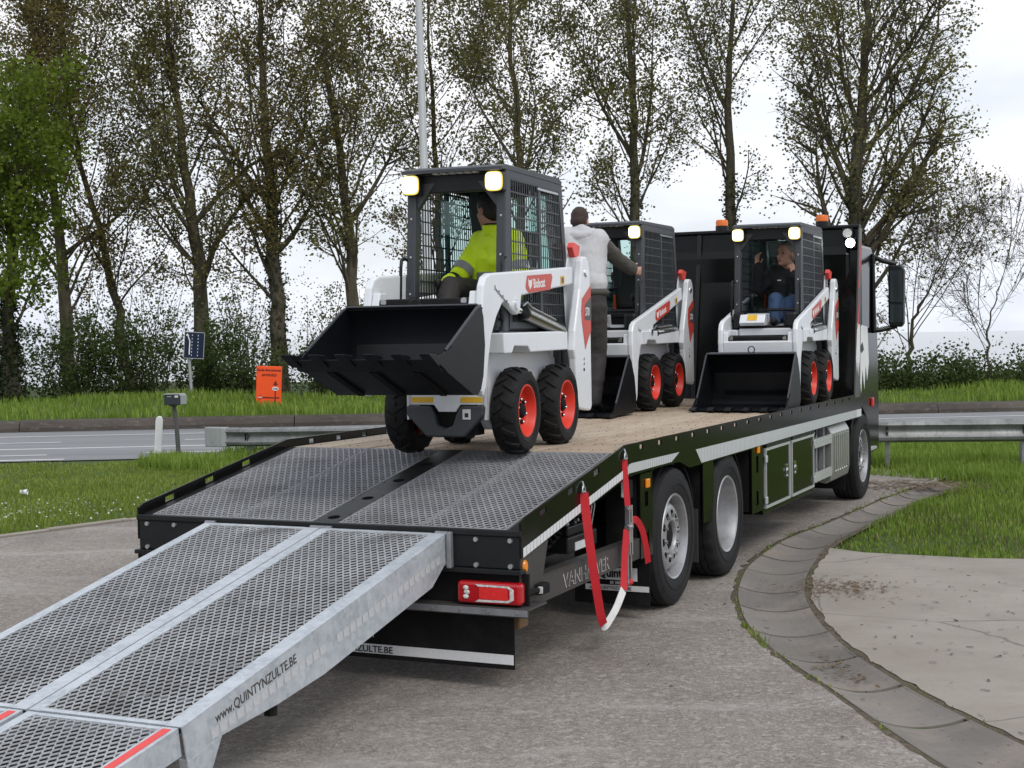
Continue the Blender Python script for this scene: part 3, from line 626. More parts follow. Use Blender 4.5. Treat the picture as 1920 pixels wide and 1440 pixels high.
text('lettering', 'Einde Bouwstraat', 0.085, 'sign_red_dark', os_, (0, -0.004, 0.87), (1, 0, 0), (0, 0, 1), 'CENTER', bold=0.003)
text('lettering', '#WEGELS', 0.085, 'sign_red_dark', os_, (0, -0.004, 0.745), (1, 0, 0), (0, 0, 1), 'CENTER', shear=0.2, bold=0.003)
sy = MB(); yq = -0.004
def q4(mb, x0, x1, z0, z1, y): mb.add([(x0, y, z0), (x1, y, z0), (x1, y, z1), (x0, y, z1)], [(0, 1, 2, 3)])
q4(sy, 0.15, 0.18, 0.02, 0.52, yq); q4(sy, -0.2, 0.27, 0.18, 0.215, yq - 0.001); sy.add([(0.10, yq, 0.52), (0.23, yq, 0.52), (0.165, yq, 0.64)], [(0, 1, 2)]); O('arrow', sy, 'sign_red_dark', os_)
rd = MB(); rd.add([(-0.21 + 0.055 * math.cos(a), yq - 0.002, 0.205 + 0.055 * math.sin(a)) for a in np.linspace(0, 6.283, 17)[:-1]], [tuple(range(16))]); O('no_entry_disc', rd, 'badge_red', os_)
q_ = MB(); q4(q_, -0.255, -0.165, 0.195, 0.215, yq - 0.004); O('no_entry_bar', q_, 'decal_white', os_)
wt = MB(); wt.add([(0.165 + 0.085 * math.cos(a), yq - 0.003, 0.43 + 0.05 * math.sin(a)) for a in np.linspace(0, 6.283, 17)[:-1]], [tuple(range(16))]); O('number_plate', wt, 'decal_white', os_)
text('lettering', 'N382', 0.055, 'decal_black', os_, (0.165, yq - 0.005, 0.41), (1, 0, 0), (0, 0, 1), 'CENTER', bold=0.002)
wp = empty('marker_post', Matrix.Translation((-6.08, 25.0, -0.05)) @ Matrix.Rotation(R(4), 4, 'Y')); tag(wp, 'short white rounded marker post in the grass beside the letterbox', 'post')
O('shaft', MB().prism([(-0.055, -0.1), (0.055, -0.1), (0.058, 0.63), (0.045, 0.68), (0.02, 0.705), (-0.02, 0.705), (-0.045, 0.68), (-0.058, 0.63)], 'y', -0.035, 0.035), 'post_white', wp, bevel=0.012)
lb = empty('letterbox', Matrix.Translation((-5.62, 24.4, -0.05)) @ Matrix.Rotation(R(-8), 4, 'Z')); tag(lb, 'dark letterbox with curved metal lid on a slim leaning post', 'letterbox')
O('post', MB().tube([(0.05, 0, -0.1), (0.02, 0, 0.5), (-0.03, 0, 0.98)], [0.04, 0.038, 0.035], 10), 'post_dark', lb, smooth=40)
O('box', MB().box(-0.15, 0.13, -0.12, 0.12, 0.92, 1.09), 'letterbox_dark', lb, bevel=0.012)
O('lid', MB().prism([(-0.16, 1.095), (0.11, 1.095), (0.142, 1.07), (0.142, 0.93), (0.152, 0.93), (0.152, 1.08), (0.118, 1.107), (-0.16, 1.107)], 'y', -0.13, 0.13), 'pole_grey', lb)
O('label', MB().box(0.04, 0.10, -0.124, -0.121, 1.045, 1.08), 'paper', lb); O('slot', MB().box(-0.09, -0.02, -0.124, -0.121, 1.055, 1.07), 'steel_silver', lb)
O('bolt_plate', MB().box(-0.08, 0.02, -0.05, 0.05, 0.90, 0.918), 'post_dark', lb)
lp = empty('lamp_post', Matrix.Translation((-1.53, 28, -0.05))); tag(lp, 'tall pale grey street lamp post rising behind the nearest loader', 'lamp post')
O('shaft', MB().tube([(0, 0, -0.2), (0, 0, 1.0), (-0.02, 0, 1.02), (-0.13, 0, 8.4), (-0.16, 0, 10.0)], [0.11, 0.11, 0.095, 0.065, 0.06], 14), 'lamp_pole', lp, smooth=40)
O('arm', MB().tube([(-0.16, 0, 9.95), (-0.1, 0, 10.3), (0.5, 0, 10.5), (1.1, 0, 10.55)], 0.04, 10), 'lamp_pole', lp, smooth=40)
O('lamp_head', MB().ball((1.35, 0, 10.53), 0.38, 0.14, 0.08), 'lamp_pole', lp, smooth=40)
O('access_door', MB().box(-0.05, 0.05, -0.118, -0.105, 0.5, 0.85), 'pole_grey', lp)
cupm = MB().lathe([(0.025, 0), (0.03, 0.05), (0.038, 0.09), (0.034, 0.09), (0.026, 0.01)], 10, 'x'); tag(O('litter_cup', cupm, 'litter_white', loc=(-6.28, 18.6, 0.04)), 'small white paper cup dropped on the lawn', 'litter')

# ============================================================ trees and shrubs
class NB:                                       # fast tube builder for branches
    def __init__(s): s.V = []; s.F = []; s.n = 0
    def tube(s, P, r, n):
        P = np.asarray(P, float); k = len(P); t = np.gradient(P, axis=0); t /= np.linalg.norm(t, axis=1)[:, None] + 1e-9
        ref = np.array([0, 0, 1.0]) if abs(t[0, 2]) < 0.8 else np.array([1.0, 0, 0])
        u = np.cross(t, ref); u /= np.linalg.norm(u, axis=1)[:, None] + 1e-9; w = np.cross(t, u)
        a = np.arange(n) * 2 * np.pi / n; r = np.broadcast_to(r, (k,))
        V = P[:, None] + (u[:, None] * np.cos(a)[None, :, None] + w[:, None] * np.sin(a)[None, :, None]) * r[:, None, None]
        i = np.arange(k - 1)[:, None] * n; j = np.arange(n)[None, :]; j2 = (j + 1) % n
        s.F.append(np.stack([i + j, i + j2, i + n + j2, i + n + j], -1).reshape(-1, 4) + s.n); s.V.append(V.reshape(-1, 3)); s.n += k * n
    def build(s, name, mat, parent):
        o = npmesh(name, np.concatenate(s.V), np.concatenate(s.F), mat, parent); o.data.shade_smooth(); return o
def leafquads(C, size, g_, flat=0.35):
    m = len(C); a = g_.normal(0, 1, (m, 3)); a[:, 2] *= 0.8; a /= np.linalg.norm(a, axis=1)[:, None]; b = np.cross(a, g_.normal(0, 1, (m, 3))); b /= np.linalg.norm(b, axis=1)[:, None]
    L_ = (size * g_.uniform(0.6, 1.35, m))[:, None]; W_ = L_ * 0.42; n_ = np.cross(a, b)
    V = np.stack([C, C + a * L_ * 0.5 + b * W_ + n_ * L_ * 0.12, C + a * L_, C + a * L_ * 0.5 - b * W_ + n_ * L_ * 0.12], 1).reshape(-1, 3)
    return V, np.arange(m)[:, None] * 4 + [0, 1, 2, 3]
def curve(p0, d, ln, k, g_, up=0.0, wob=0.12):
    P = [np.array(p0, float)]; d = np.array(d, float); d /= np.linalg.norm(d)
    for i in range(k):
        d = d + g_.normal(0, wob, 3) + np.array([0, 0, up]); d /= np.linalg.norm(d); P.append(P[-1] + d * ln / k)
    return np.array(P)
def tree(name, label, trunk, r0, seed, nl=34, tmin=0.17, leafn=17390, leaf='leaf_olive', lsize=0.09, spread=1.0, group='trees in the row beyond the road', forks=(), ivy=0, extra=None, clump=6, twigs=3):
    g_ = np.random.default_rng(seed); T = np.array(trunk, float); base = T[0].copy(); T = T - base
    d = np.r_[0, np.cumsum(np.linalg.norm(np.diff(T, axis=0), axis=1))]; H = d[-1]; s = np.linspace(0, H, 22)
    P = np.c_[[np.interp(s, d, T[:, k]) for k in range(3)]].T; P[1:-1] += g_.normal(0, 0.035, (20, 3)) * [1, 1, 0]; P = np.array(P)
    root = empty(name, Matrix.Translation(base.tolist())); tag(root, label, 'tree', group)
    rr = r0 * (1 - s / H * 0.84) ** 1.35; rr[0] *= 1.35; rr[1] *= 1.1
    tb = NB(); P0 = P.copy(); P0[0, 2] -= 0.4; tb.tube(P0, rr, 12); tb.build('trunk', 'bark', root)
    lb_ = NB(); tw = NB(); pts = []; wts = []
    def sub(Q, rbase, ln, lev):
        n_ = max(5, int(ln * 3.2)) if lev == 0 else twigs
        for i in range(n_):
            t = g_.uniform(0.22, 1.0); f = t * (len(Q) - 1); i0 = min(int(f), len(Q) - 2); p = Q[i0] + (Q[i0 + 1] - Q[i0]) * (f - i0)
            dr = Q[i0 + 1] - Q[i0]; dr /= np.linalg.norm(dr); sd = g_.normal(0, 1, 3); sd -= dr * sd.dot(dr); sd /= np.linalg.norm(sd)
            l2 = ln * (0.34 if lev == 0 else 0.42) * (1.15 - 0.6 * t) * g_.uniform(0.6, 1.3); l2 = max(l2, 0.3)
            C_ = curve(p, dr * 0.62 + sd * 0.85 + [0, 0, 0.10], l2, 4 if lev == 0 else 2, g_, 0.03 if lev == 0 else -0.05)
            if lev == 0: tw.tube(C_, np.linspace(rbase * 0.34, 0.006, len(C_)), 4); sub(C_, rbase * 0.3, l2, 1)
            else: tw.tube(C_, [0.006, 0.005, 0.003], 3)
            for u in np.linspace(0.35, 1, 3 if lev else 2): k = u * (len(C_) - 1); k0 = min(int(k), len(C_) - 2); pts.append(C_[k0] + (C_[k0 + 1] - C_[k0]) * (k - k0))
    limbs = []
    for i in range(nl):
        t = tmin + (1 - tmin) * (i + g_.uniform(0, 1)) / nl; limbs.append((t, g_.uniform(0, 6.283), None))
    for t, az, ln in list(limbs) + list(forks):
        f = t * 21; i0 = min(int(f), 20); p = P[i0] + (P[i0 + 1] - P[i0]) * (f - i0); rb = np.interp(f, np.arange(22), rr)
        el = R(g_.uniform(42, 68)); dr = [math.cos(az) * math.cos(el), math.sin(az) * math.cos(el), math.sin(el)]
        l_ = (ln or (2.0 + 3.9 * spread * (1 - t) ** 0.6 * g_.uniform(0.6, 1.2)) * (0.55 + min(1, (t - tmin) * 5) * 0.45))
        Q = curve(p, dr, l_, 8, g_, 0.06, 0.09); r1 = rb * (0.55 if ln else g_.uniform(0.16, 0.34)); lb_.tube(Q, np.linspace(r1, 0.012, 9), 6); sub(Q, r1, l_, 0)
    lb_.build('limbs', 'bark', root); tw.build('twigs', 'twig', root)
    pts = np.array(pts); n_ = leafn // clump; c = pts[g_.integers(0, len(pts), n_)]
    C_ = np.repeat(c, clump, 0) + g_.normal(0, 0.17, (n_ * clump, 3))
    V_, F_ = leafquads(C_, lsize, g_); npmesh('crown', V_, F_, leaf, root)
    if ivy:
        t = g_.uniform(0.0, 0.5, ivy) ** 1.2 * 21; i0 = np.minimum(t.astype(int), 20); c = P[i0] + (P[i0 + 1] - P[i0]) * (t - i0)[:, None]
        a = g_.uniform(0, 6.283, ivy); rad = np.interp(t, np.arange(22), rr) + np.abs(g_.normal(0.03, 0.07, ivy)); c = c + np.c_[np.cos(a) * rad, np.sin(a) * rad, np.zeros(ivy)]
        V_, F_ = leafquads(c, 0.09, g_); npmesh('ivy', V_, F_, 'leaf_ivy', root)
    return root
G_ = 'trees in the row beyond the road'
tree('leafy_tree', 'bright green leafy tree at the left edge with dark ivy clad trunk', [(-13.64, 40, 0.2), (-13.72, 40, 2.6), (-13.5, 40, 5.4), (-13.3, 40, 7.6)], 0.26, 1, nl=26, tmin=0.18, leafn=17201, leaf='leaf_bright', lsize=0.12, spread=0.95, group=None, ivy=2500)
tree('row_tree', 'slim tree second from the left edge, straight trunk right of the leafy tree', [(-13.23, 44, 0.2), (-13.41, 44, 4.2), (-13.63, 44, 6.9), (-14.02, 44, 10.3), (-14.4, 44, 14.5)], 0.24, 2, leafn=20552, nl=40, leaf='leaf_rust', forks=((0.30, 0.2, 3.4), (0.42, 3.0, 4)))
tree('row_tree', 'thin left leaning tree between two thicker trunks at the left', [(-11.68, 45, 0.2), (-12.15, 45, 3.3), (-12.59, 45, 5.4), (-13.11, 45, 7.5), (-13.52, 45, 10.8), (-13.6, 45, 14.0)], 0.17, 3, leafn=18972, nl=36, leaf='leaf_rust')
tree('row_tree', 'stout forked tree right behind the blue lane sign', [(-9.18, 44, 0.2), (-9.37, 44, 4.5), (-9.71, 44, 7.3), (-10.03, 44, 10.5), (-10.4, 44, 14.5)], 0.28, 4, leafn=22923, nl=42, forks=((0.24, 0.3, 4.2), (0.36, 0.15, 5.0)))
tree('row_tree', 'tall tree directly behind the orange sign', [(-6.95, 44, 0.2), (-7.05, 44, 4.4), (-7.22, 44, 8.1), (-7.31, 44, 11.3), (-7.4, 44, 15.2)], 0.28, 5, leafn=24505, nl=44, leaf='leaf_rust', ivy=1200, forks=((0.30, 3.3, 5.0), (0.38, 3.0, 5.5), (0.28, 0.4, 3.6)))
tree('row_tree', 'tree rising just left of the nearest loader bucket', [(-4.69, 44, 0.2), (-4.8, 44, 5.4), (-5.0, 44, 7.3), (-5.43, 44, 10.1), (-5.66, 44, 14.4)], 0.24, 6, leafn=21343, nl=40, forks=((0.36, 0.5, 4.5),))
tree('row_tree', 'slender tree standing right behind the lamp post', [(-2.2, 47, 0.2), (-2.3, 47, 7.6), (-2.45, 47, 11), (-2.5, 47, 15.2)], 0.17, 7, leafn=16599, nl=34, leaf='leaf_rust')
tree('row_tree', 'tree whose trunk rises behind the nearest loader cab roof', [(0.39, 44, 0.2), (0.34, 44, 7.2), (0.14, 44, 10), (0.14, 44, 15)], 0.22, 8, leafn=19761, nl=38, tmin=0.3, forks=((0.42, 0.2, 4.0), (0.45, 3.2, 4.2)))
tree('row_tree', 'dark trunked tree above the second loader', [(3.79, 44, 0.2), (3.76, 44, 6.3), (3.76, 44, 8.7), (3.59, 44, 11.9), (3.56, 44, 15.8)], 0.24, 9, leafn=18181, nl=36, tmin=0.26, forks=((0.44, 3.3, 5.0), (0.40, 0.4, 5.0)), ivy=700)
tree('row_tree', 'mossy tree with high fork between second and third loader', [(6.65, 44, 0.2), (6.65, 44, 5.5), (6.57, 44, 8.7), (6.72, 44, 11.9), (7.2, 44, 15)], 0.26, 10, leafn=10275, nl=26, tmin=0.34, forks=((0.56, 3.3, 5.0), (0.68, 0.2, 4.0)), ivy=1200)
tree('row_tree', 'broad spreading tree behind the truck headboard and mirror', [(10.02, 42, 0.2), (9.9, 42, 5), (10.03, 42, 7.6), (10.25, 42, 10.6), (10.3, 42, 15)], 0.33, 11, leafn=30038, nl=48, tmin=0.16, spread=1.5, forks=((0.26, 0.3, 6.0), (0.33, 2.9, 5.5), (0.30, 0.1, 5.6), (0.22, 0.15, 4.6), (0.2, 3.2, 4.8), (0.45, 0.05, 5.6), (0.55, -0.2, 5.0), (0.64, 0.2, 4.6), (0.50, 3.1, 4.6)), ivy=1500)
tree('young_tree', 'small crooked half bare tree right of the truck mirror', [(11.32, 42, 0.2), (11.52, 42, 2.2), (12.1, 42, 3.4), (12.6, 42, 4.2)], 0.09, 12, leafn=2000, nl=20, tmin=0.2, spread=0.75, group=None, clump=5, twigs=6)
tree('sapling', 'bare twiggy sapling at the right edge of the bank', [(13.04, 40, 0.2), (12.98, 40, 2.0), (13.3, 40, 3.0), (13.6, 40, 4.0)], 0.05, 13, leafn=500, nl=22, tmin=0.25, spread=0.55, group=None, clump=3, lsize=0.05, twigs=6)

def shrub(label, x, y, w, h, seed, n=3200, leaf='leaf_shrub', ls=0.085):
    g_ = np.random.default_rng(seed); root = empty('shrub', Matrix.Translation((x, y, 0.2))); tag(root, label, 'shrub', 'undergrowth shrubs below the trees')
    st = NB(); pts = []
    for i in range(16):
        a = g_.uniform(0, 6.283); sp = g_.uniform(0.1, 1) * w * 0.5
        Q = curve([math.cos(a) * sp * 0.35, math.sin(a) * sp * 0.25, -0.2], [math.cos(a) * sp / h, math.sin(a) * sp / h * 0.7, 1], h * g_.uniform(0.7, 1.12), 6, g_, 0, 0.15); st.tube(Q, np.linspace(0.02, 0.005, 7), 4)
        for q in Q[1:]:
            for _ in range(4): pts.append(q + g_.normal(0, 1, 3) * [w * 0.13, w * 0.10, h * 0.10])
    st.build('stems', 'twig', root); pts = np.array(pts); pts[:, 2] = np.abs(pts[:, 2]); nn = n // 8
    C_ = np.repeat(pts[g_.integers(0, len(pts), nn)], 8, 0) + g_.normal(0, 0.12, (nn * 8, 3)); C_[:, 2] = np.abs(C_[:, 2])
    V_, F_ = leafquads(C_, ls, g_); npmesh('foliage', V_, F_, leaf, root)
for i, (lab, x, y, w, h, n) in enumerate([
    ('dark shrub at the foot of the leafy tree at the left edge', -14.8, 41.5, 3.0, 2.1, 4600),
    ('shrub between the first two trunks on the left', -12.6, 42.0, 3.0, 2.6, 5600),
    ('large shrub just left of the blue lane sign', -10.8, 42.3, 3.0, 2.9, 6200),
    ('shrub right behind the blue lane sign pole', -9.0, 42.6, 2.6, 2.6, 5200),
    ('thicket left of the orange sign', -7.7, 42.0, 2.2, 2.0, 3800),
    ('shrub to the right of the orange sign', -5.3, 42.5, 2.6, 2.0, 3800),
    ('shrub seen under the raised loader bucket', -3.4, 42.5, 2.6, 1.8, 3200),
    ('shrub hidden mostly behind the nearest loader', -0.8, 43.0, 2.6, 1.8, 2200),
    ('dense shrub right beside the truck cab on the bank', 10.5, 39.6, 2.6, 1.15, 4200),
    ('rounded shrub below the half bare tree', 12.1, 39.8, 2.6, 1.3, 4800),
    ('shrub on the bank at the right edge of the picture', 14.0, 40.0, 2.8, 1.2, 4200)]):
    shrub(lab, x, y, w, h, 50 + i, n, 'leaf_shrub')
for i, (lab, x, w, h, n) in enumerate([
    ('tall thin scrub behind the trunk at the far left', -13.8, 3.2, 4.2, 2600),
    ('tall thin scrub behind the left leaning tree', -11.4, 3.0, 4.6, 2800),
    ('tall thin scrub behind the forked tree', -8.3, 3.0, 4.0, 2600),
    ('tall thin scrub between orange sign and lamp post', -5.8, 2.8, 3.8, 2400),
    ('thin scrub left of the lamp post', -3.6, 2.8, 3.6, 2200),
    ('thin scrub behind the truck mirror', 10.9, 2.6, 2.6, 1800)]):
    shrub(lab, x, 46.5, w, h, 80 + i, n, 'leaf_olive', 0.075)

# ============================================================ the flatbed truck
truck = empty('flatbed_truck', TRUCK); tag(truck, 'black flatbed recovery truck with wooden deck carrying three white loaders', 'truck')
DZ, KY, RZ = 1.17, 1.665, 0.88
def dz_(y): return RZ + (DZ - RZ) * y / KY if y < KY else DZ
def grate(name, u0, u1, v0, v1, mp_, pu, pv, th, hh, mat, parent):
    nu = int(round((u1 - u0) / (pu / 2))); nv = int(round((v1 - v0) / pv)); pu2 = (u1 - u0) / nu; pv2 = (v1 - v0) / nv; S = []
    for j in range(nv + 1):
        for i in range(nu):
            f = lambda a: 0.31 * pv2 * (1 if (a + j) % 2 else -1)
            S.append((u0 + i * pu2, v0 + j * pv2 + f(i), u0 + (i + 1) * pu2, v0 + j * pv2 + f(i + 1)))
            if (i + j) % 2 and j < nv: S.append((u0 + i * pu2, v0 + j * pv2 + f(i), u0 + i * pu2, v0 + (j + 1) * pv2 - 0.31 * pv2))
    S = np.array(S); S[:, [1, 3]] = np.clip(S[:, [1, 3]], v0, v1); a = S[:, :2]; b = S[:, 2:]; d = b - a; d /= np.linalg.norm(d, axis=1)[:, None] + 1e-9; n = np.c_[-d[:, 1], d[:, 0]] * th / 2
    C4 = [a - n, b - n, b + n, a + n]; o3, eu, ev, en = [np.array(q) for q in mp_]
    P = [o3 + c[:, :1] * eu + c[:, 1:] * ev for c in C4]; V = np.stack(P + [p - en * hh for p in P], 1).reshape(-1, 3); k = np.arange(len(S))[:, None] * 8
    F = np.concatenate([k + [0, 1, 2, 3], k + [0, 4, 5, 1], k + [3, 2, 6, 7]])
    return npmesh(name, V, F, mat, parent, kind='stuff')
def yz(name, pts, x0, x1, mat, parent=truck, bevel=0.0): return O(name, MB().prism(pts, 'x', x0, x1), mat, parent, bevel=bevel)

# chassis
ch = O('chassis', MB().box(-0.48, -0.38, 1.1, 11.0, 0.66, 0.94).box(0.38, 0.48, 1.1, 11.0, 0.66, 0.94).box(-0.378, 0.378, 1.2, 1.3, 0.7, 0.93).box(-0.378, 0.378, 3.3, 3.5, 0.6, 0.95).box(-0.378, 0.378, 8.0, 8.2, 0.6, 0.95), 'black_matt', truck)
for y in (2.7635, 4.1204, 9.8376): O('axle', MB().cyl((-1.0, y, 0.494), (1.0, y, 0.494), 0.09, n=12).ball((0, y, 0.494), 0.24, 0.24, 0.24), 'black_matt', truck, smooth=40)
cm = MB()
for i in range(17): cm.box(-1.24, 1.24, 1.85 + i * 0.44, 1.91 + i * 0.44, 1.0, 1.105)
O('cross_members', cm, 'black_matt', truck, kind='stuff')
# planks
pw = 2.46 / 16
for i in range(16):
    x0 = -1.23 + i * pw; cut = 4.9 + 0.9 * ((i * 7) % 3) / 2
    for a, b in ((KY + 0.012, cut - 0.002), (cut + 0.002, 9.24)):
        O('plank', MB().box(x0 + 0.0035, x0 + pw - 0.0035, a, b, 1.135, DZ + rnd.uniform(-0.0025, 0.0025)), 'deck_wood', truck, bevel=0.004)
sc_ = MB()
for i in range(16):
    for k in range(17):
        x = -1.23 + (i + 0.5) * pw; y = 1.88 + k * 0.44
        for dx in (-0.03, 0.03): sc_.lathe([(0.0001, DZ + 0.003), (0.0055, DZ + 0.003), (0.0055, DZ - 0.004)], 6, 'z', c=(x + dx, y + rnd.uniform(-0.01, 0.01), 0))
O('screws', sc_, 'wood_block', truck, kind='stuff')
# side rails with lashing slots
def slots(ys, s):
    # (start, end) list of slots
    return ys
for s in (1, -1):
    xa, xb = sorted((s * 1.262, s * 1.275)); mb = MB()
    low = [(0.0, 0.735), (1.0, 0.898), (1.74, 1.018), (2.80, 1.022), (3.05, 0.958), (9.62, 0.962), (9.62, DZ + 0.004), (KY, DZ + 0.004), (0.0, RZ + 0.004)]
    mb.prism(low, 'x', xa, xb)
    edges = [0.03]
    y = 0.26
    sl = []
    while y < 1.5: sl.append((y, y + 0.10)); y += 0.42
    y = 1.95
    while y < 9.2: sl.append((y, y + 0.075)); y += 0.385
    prev = 0.0
    for a, b in sl + [(9.62, 9.62)]:
        seg = [prev] + ([KY] if prev < KY < a else []) + [a]
        for p, q in zip(seg[:-1], seg[1:]):
            mb.prism([(p, dz_(p) + 0.004), (q, dz_(q) + 0.004), (q, dz_(q) + 0.036), (p, dz_(p) + 0.036)], 'x', xa, xb)
        prev = b
    top = [(0.05, RZ + 0.068), (KY, DZ + 0.054), (9.62, DZ + 0.054), (9.62, DZ + 0.036), (KY, DZ + 0.036), (0.0, RZ + 0.036), (0.0, RZ + 0.045)]
    mb.prism(top, 'x', xa, xb); O('side_rail', mb, 'black_paint', truck)
    xi, xj = sorted((s * 1.18, s * 1.259)); mb = MB()
    mb.prism([(0.0, RZ - 0.02), (KY, DZ - 0.02), (KY, DZ - 0.004), (0.0, RZ - 0.004)], 'x', xi, xj); O('tail_flange', mb, 'black_satin', truck)
    mb = MB(); mb.box(*sorted((s * 1.2335, s * 1.259)), KY + 0.01, 9.24, 1.12, DZ - 0.006); O('deck_edge', mb, 'galv_dark', truck)
    # reflective marking: loose squares on the tail, ribbed tape along the deck
    sq = None; k = 0; y = 0.02
    while y < 1.70:
        if sq is None:
            sq = MB(); sq.add([(0, -0.022, -0.030), (0, 0.022, -0.0225), (0, 0.022, 0.0285), (0, -0.022, 0.0215)], [(0, 1, 2, 3)]); sqm = sq.mesh('marking_square')
        link('marking_square', sqm, 'tape_white', truck, (s * 1.2765, y + 0.022, 0.765 + 0.172 * y)); y += 0.0475
    yz('marking_tape', [(1.72, 1.036), (2.62, 1.036), (2.80, 1.09), (1.78, 1.098), (1.72, 1.09)], *sorted((s * 1.2755, s * 1.2775)), 'ribbed_tape')
    yz('marking_tape', [(3.34, 0.968), (9.30, 0.968), (9.30, 1.050), (3.2, 1.078)], *sorted((s * 1.2755, s * 1.2775)), 'ribbed_tape')
    yz('marking_tape', [(9.32, 0.968), (9.61, 0.968), (9.61, 1.050), (9.32, 1.050)], *sorted((s * 1.2755, s * 1.2775)), 'tape_white')
# tail gratings
ev = Vector((0, KY, DZ - RZ)); el_ = ev.length; ev /= el_; en = Vector((0, -ev.z, ev.y))
for a, b in ((-1.175, -0.60), (-0.59, -0.05), (0.13, 0.645), (0.655, 1.175)):
    P = (Vector((0, 0, RZ + 0.002)), Vector((1, 0, 0)), ev, en)
    fr = MB(); mt = oriented(P[0], (1, 0, 0), ev, en)
    for q in ((a, a + 0.008, 0.02, el_ - 0.005), (b - 0.008, b, 0.02, el_ - 0.005), (a + 0.008, b - 0.008, 0.02, 0.028), (a + 0.008, b - 0.008, el_ - 0.013, el_ - 0.005)): fr.box(*q, -0.03, 0.001, mt)
    f_ = O('grating_frame', fr, 'grate_tail', truck)
    grate('grating', a + 0.008, b - 0.008, 0.03, el_ - 0.015, P, 0.044, 0.038, 0.0095, 0.005, 'grate_tail', f_)
mt = oriented((0, 0, RZ), (1, 0, 0), ev, en)
# centre strip with round recesses
mb = MB(); n_ = 16; ys = [0.12 + i * 0.40 for i in range(4)]; xs0, xs1 = -0.045, 0.125; xc = 0.04
edges = [0.0] + [q for y in ys for q in (y - 0.06, y + 0.06)] + [el_]
for i in range(0, len(edges), 2): mb.add([mt @ Vector(p) for p in ((xs0, edges[i], 0), (xs1, edges[i], 0), (xs1, edges[i + 1], 0), (xs0, edges[i + 1], 0))], [(0, 1, 2, 3)])
for y in ys:
    R_ = 0.038; ang = [2 * math.pi * k / n_ for k in range(n_)]
    V = [(xc + R_ * math.cos(a), y + R_ * math.sin(a), 0) for a in ang]
    def sqp(a):
        c, s_ = math.cos(a), math.sin(a); k = min((0.085 / abs(c)) if abs(c) > 1e-6 else 9, (0.06 / abs(s_)) if abs(s_) > 1e-6 else 9); return (xc + c * k, y + s_ * k, 0)
    V2 = [sqp(a) for a in ang]; V3 = [(p[0], p[1], -0.05) for p in V]
    mb.add([mt @ Vector(p) for p in V + V2 + V3], [(k, (k + 1) % n_, n_ + (k + 1) % n_, n_ + k) for k in range(n_)] + [(k, (k + 1) % n_, 2 * n_ + (k + 1) % n_, 2 * n_ + k) for k in range(n_)])
O('centre_strip', mb, 'black_satin', truck)
O('joint_bar', MB().box(-1.23, 1.23, KY - 0.004, KY + 0.008, DZ - 0.06, DZ - 0.001), 'dark_steel', truck)
tu = MB()
for i in range(5): tu.box(-1.2, 1.2, 0.2 + i * 0.33, 0.24 + i * 0.33, -0.10, -0.035, mt)
O('tail_bearers', tu, 'black_matt', truck, kind='stuff')
O('tail_dark_sheet', MB().box(-1.2, 1.2, 0.06, el_ - 0.02, -0.125, -0.115, mt), 'black_matt', truck)  # added black sheet that makes the tail grating holes dark
# rear face
rp = O('rear_panel', MB().box(-1.262, 1.262, 0.0, 0.02, 0.675, RZ - 0.03), 'black_satin', truck, bevel=0.004)
O('rear_edge', MB().box(-1.275, 1.275, -0.012, 0.035, RZ - 0.028, RZ + 0.004), 'black_satin', truck, bevel=0.004)
O('rear_lip', MB().box(-1.28, 1.28, -0.03, 0.05, 0.648, 0.673), 'black_satin', truck, bevel=0.003)
bolt = MB().lathe([(0.0001, -0.012), (0.013, -0.012), (0.016, -0.003), (0.016, 0.002)], 10, 'y').mesh('bolt', 40)
for x in (-1.2, -1.0, 1.005, 1.21):
    for z in (0.83, 0.69): link('bolt', bolt, 'steel_silver', rp, (x, 0, z))
O('under_panel', MB().box(-1.30, 1.30, 0.03, 0.05, 0.475, 0.647), 'black_matt', truck)
sh = O('rear_shelf', MB().box(-1.335, 1.335, -0.05, 0.20, 0.462, 0.474).box(-1.335, 1.335, -0.056, -0.05, 0.425, 0.474), 'dark_steel', truck, bevel=0.002)
O('shelf_edge', MB().box(-1.33, 1.33, -0.060, -0.0565, 0.432, 0.468), 'galv_dark', truck)
sb = MB().lathe([(0.0001, -0.006), (0.007, -0.006), (0.007, 0.0)], 8, 'y').mesh('shelf_bolt')
for i in range(16): link('shelf_bolt', sb, 'steel_silver', sh, (-1.28 + i * 0.17, -0.060, 0.45))
for s in (-1, 1):
    cx_ = s * 1.095; tl = O('tail_lamp', MB().box(cx_ - 0.19, cx_ + 0.19, -0.045, 0.028, 0.484, 0.605), 'lens_red', truck, bevel=0.018)
    O('lamp_field', MB().box(cx_ - 0.055, cx_ + 0.115, -0.048, -0.0455, 0.513, 0.578), 'lens_red_bright', tl)
    u = MB(); u.prism([(cx_ - 0.08, 0.592), (cx_ + 0.12, 0.589), (cx_ + 0.15, 0.572), (cx_ + 0.15, 0.517), (cx_ + 0.12, 0.500), (cx_ - 0.08, 0.497), (cx_ - 0.06, 0.509), (cx_ + 0.115, 0.511), (cx_ + 0.128, 0.522), (cx_ + 0.128, 0.568), (cx_ + 0.115, 0.580), (cx_ - 0.06, 0.581)], 'y', -0.049, -0.0455); O('light_guide', u, 'lens_clear', tl)
    rv = MB()
    for k in range(3): rv.ball((cx_ - 0.135 + 0.006 * (k == 1), -0.047, 0.522 + k * 0.024), 0.018, 0.006, 0.013)
    O('reverse_lamp', rv, 'lens_clear', tl, smooth=60, kind='stuff')
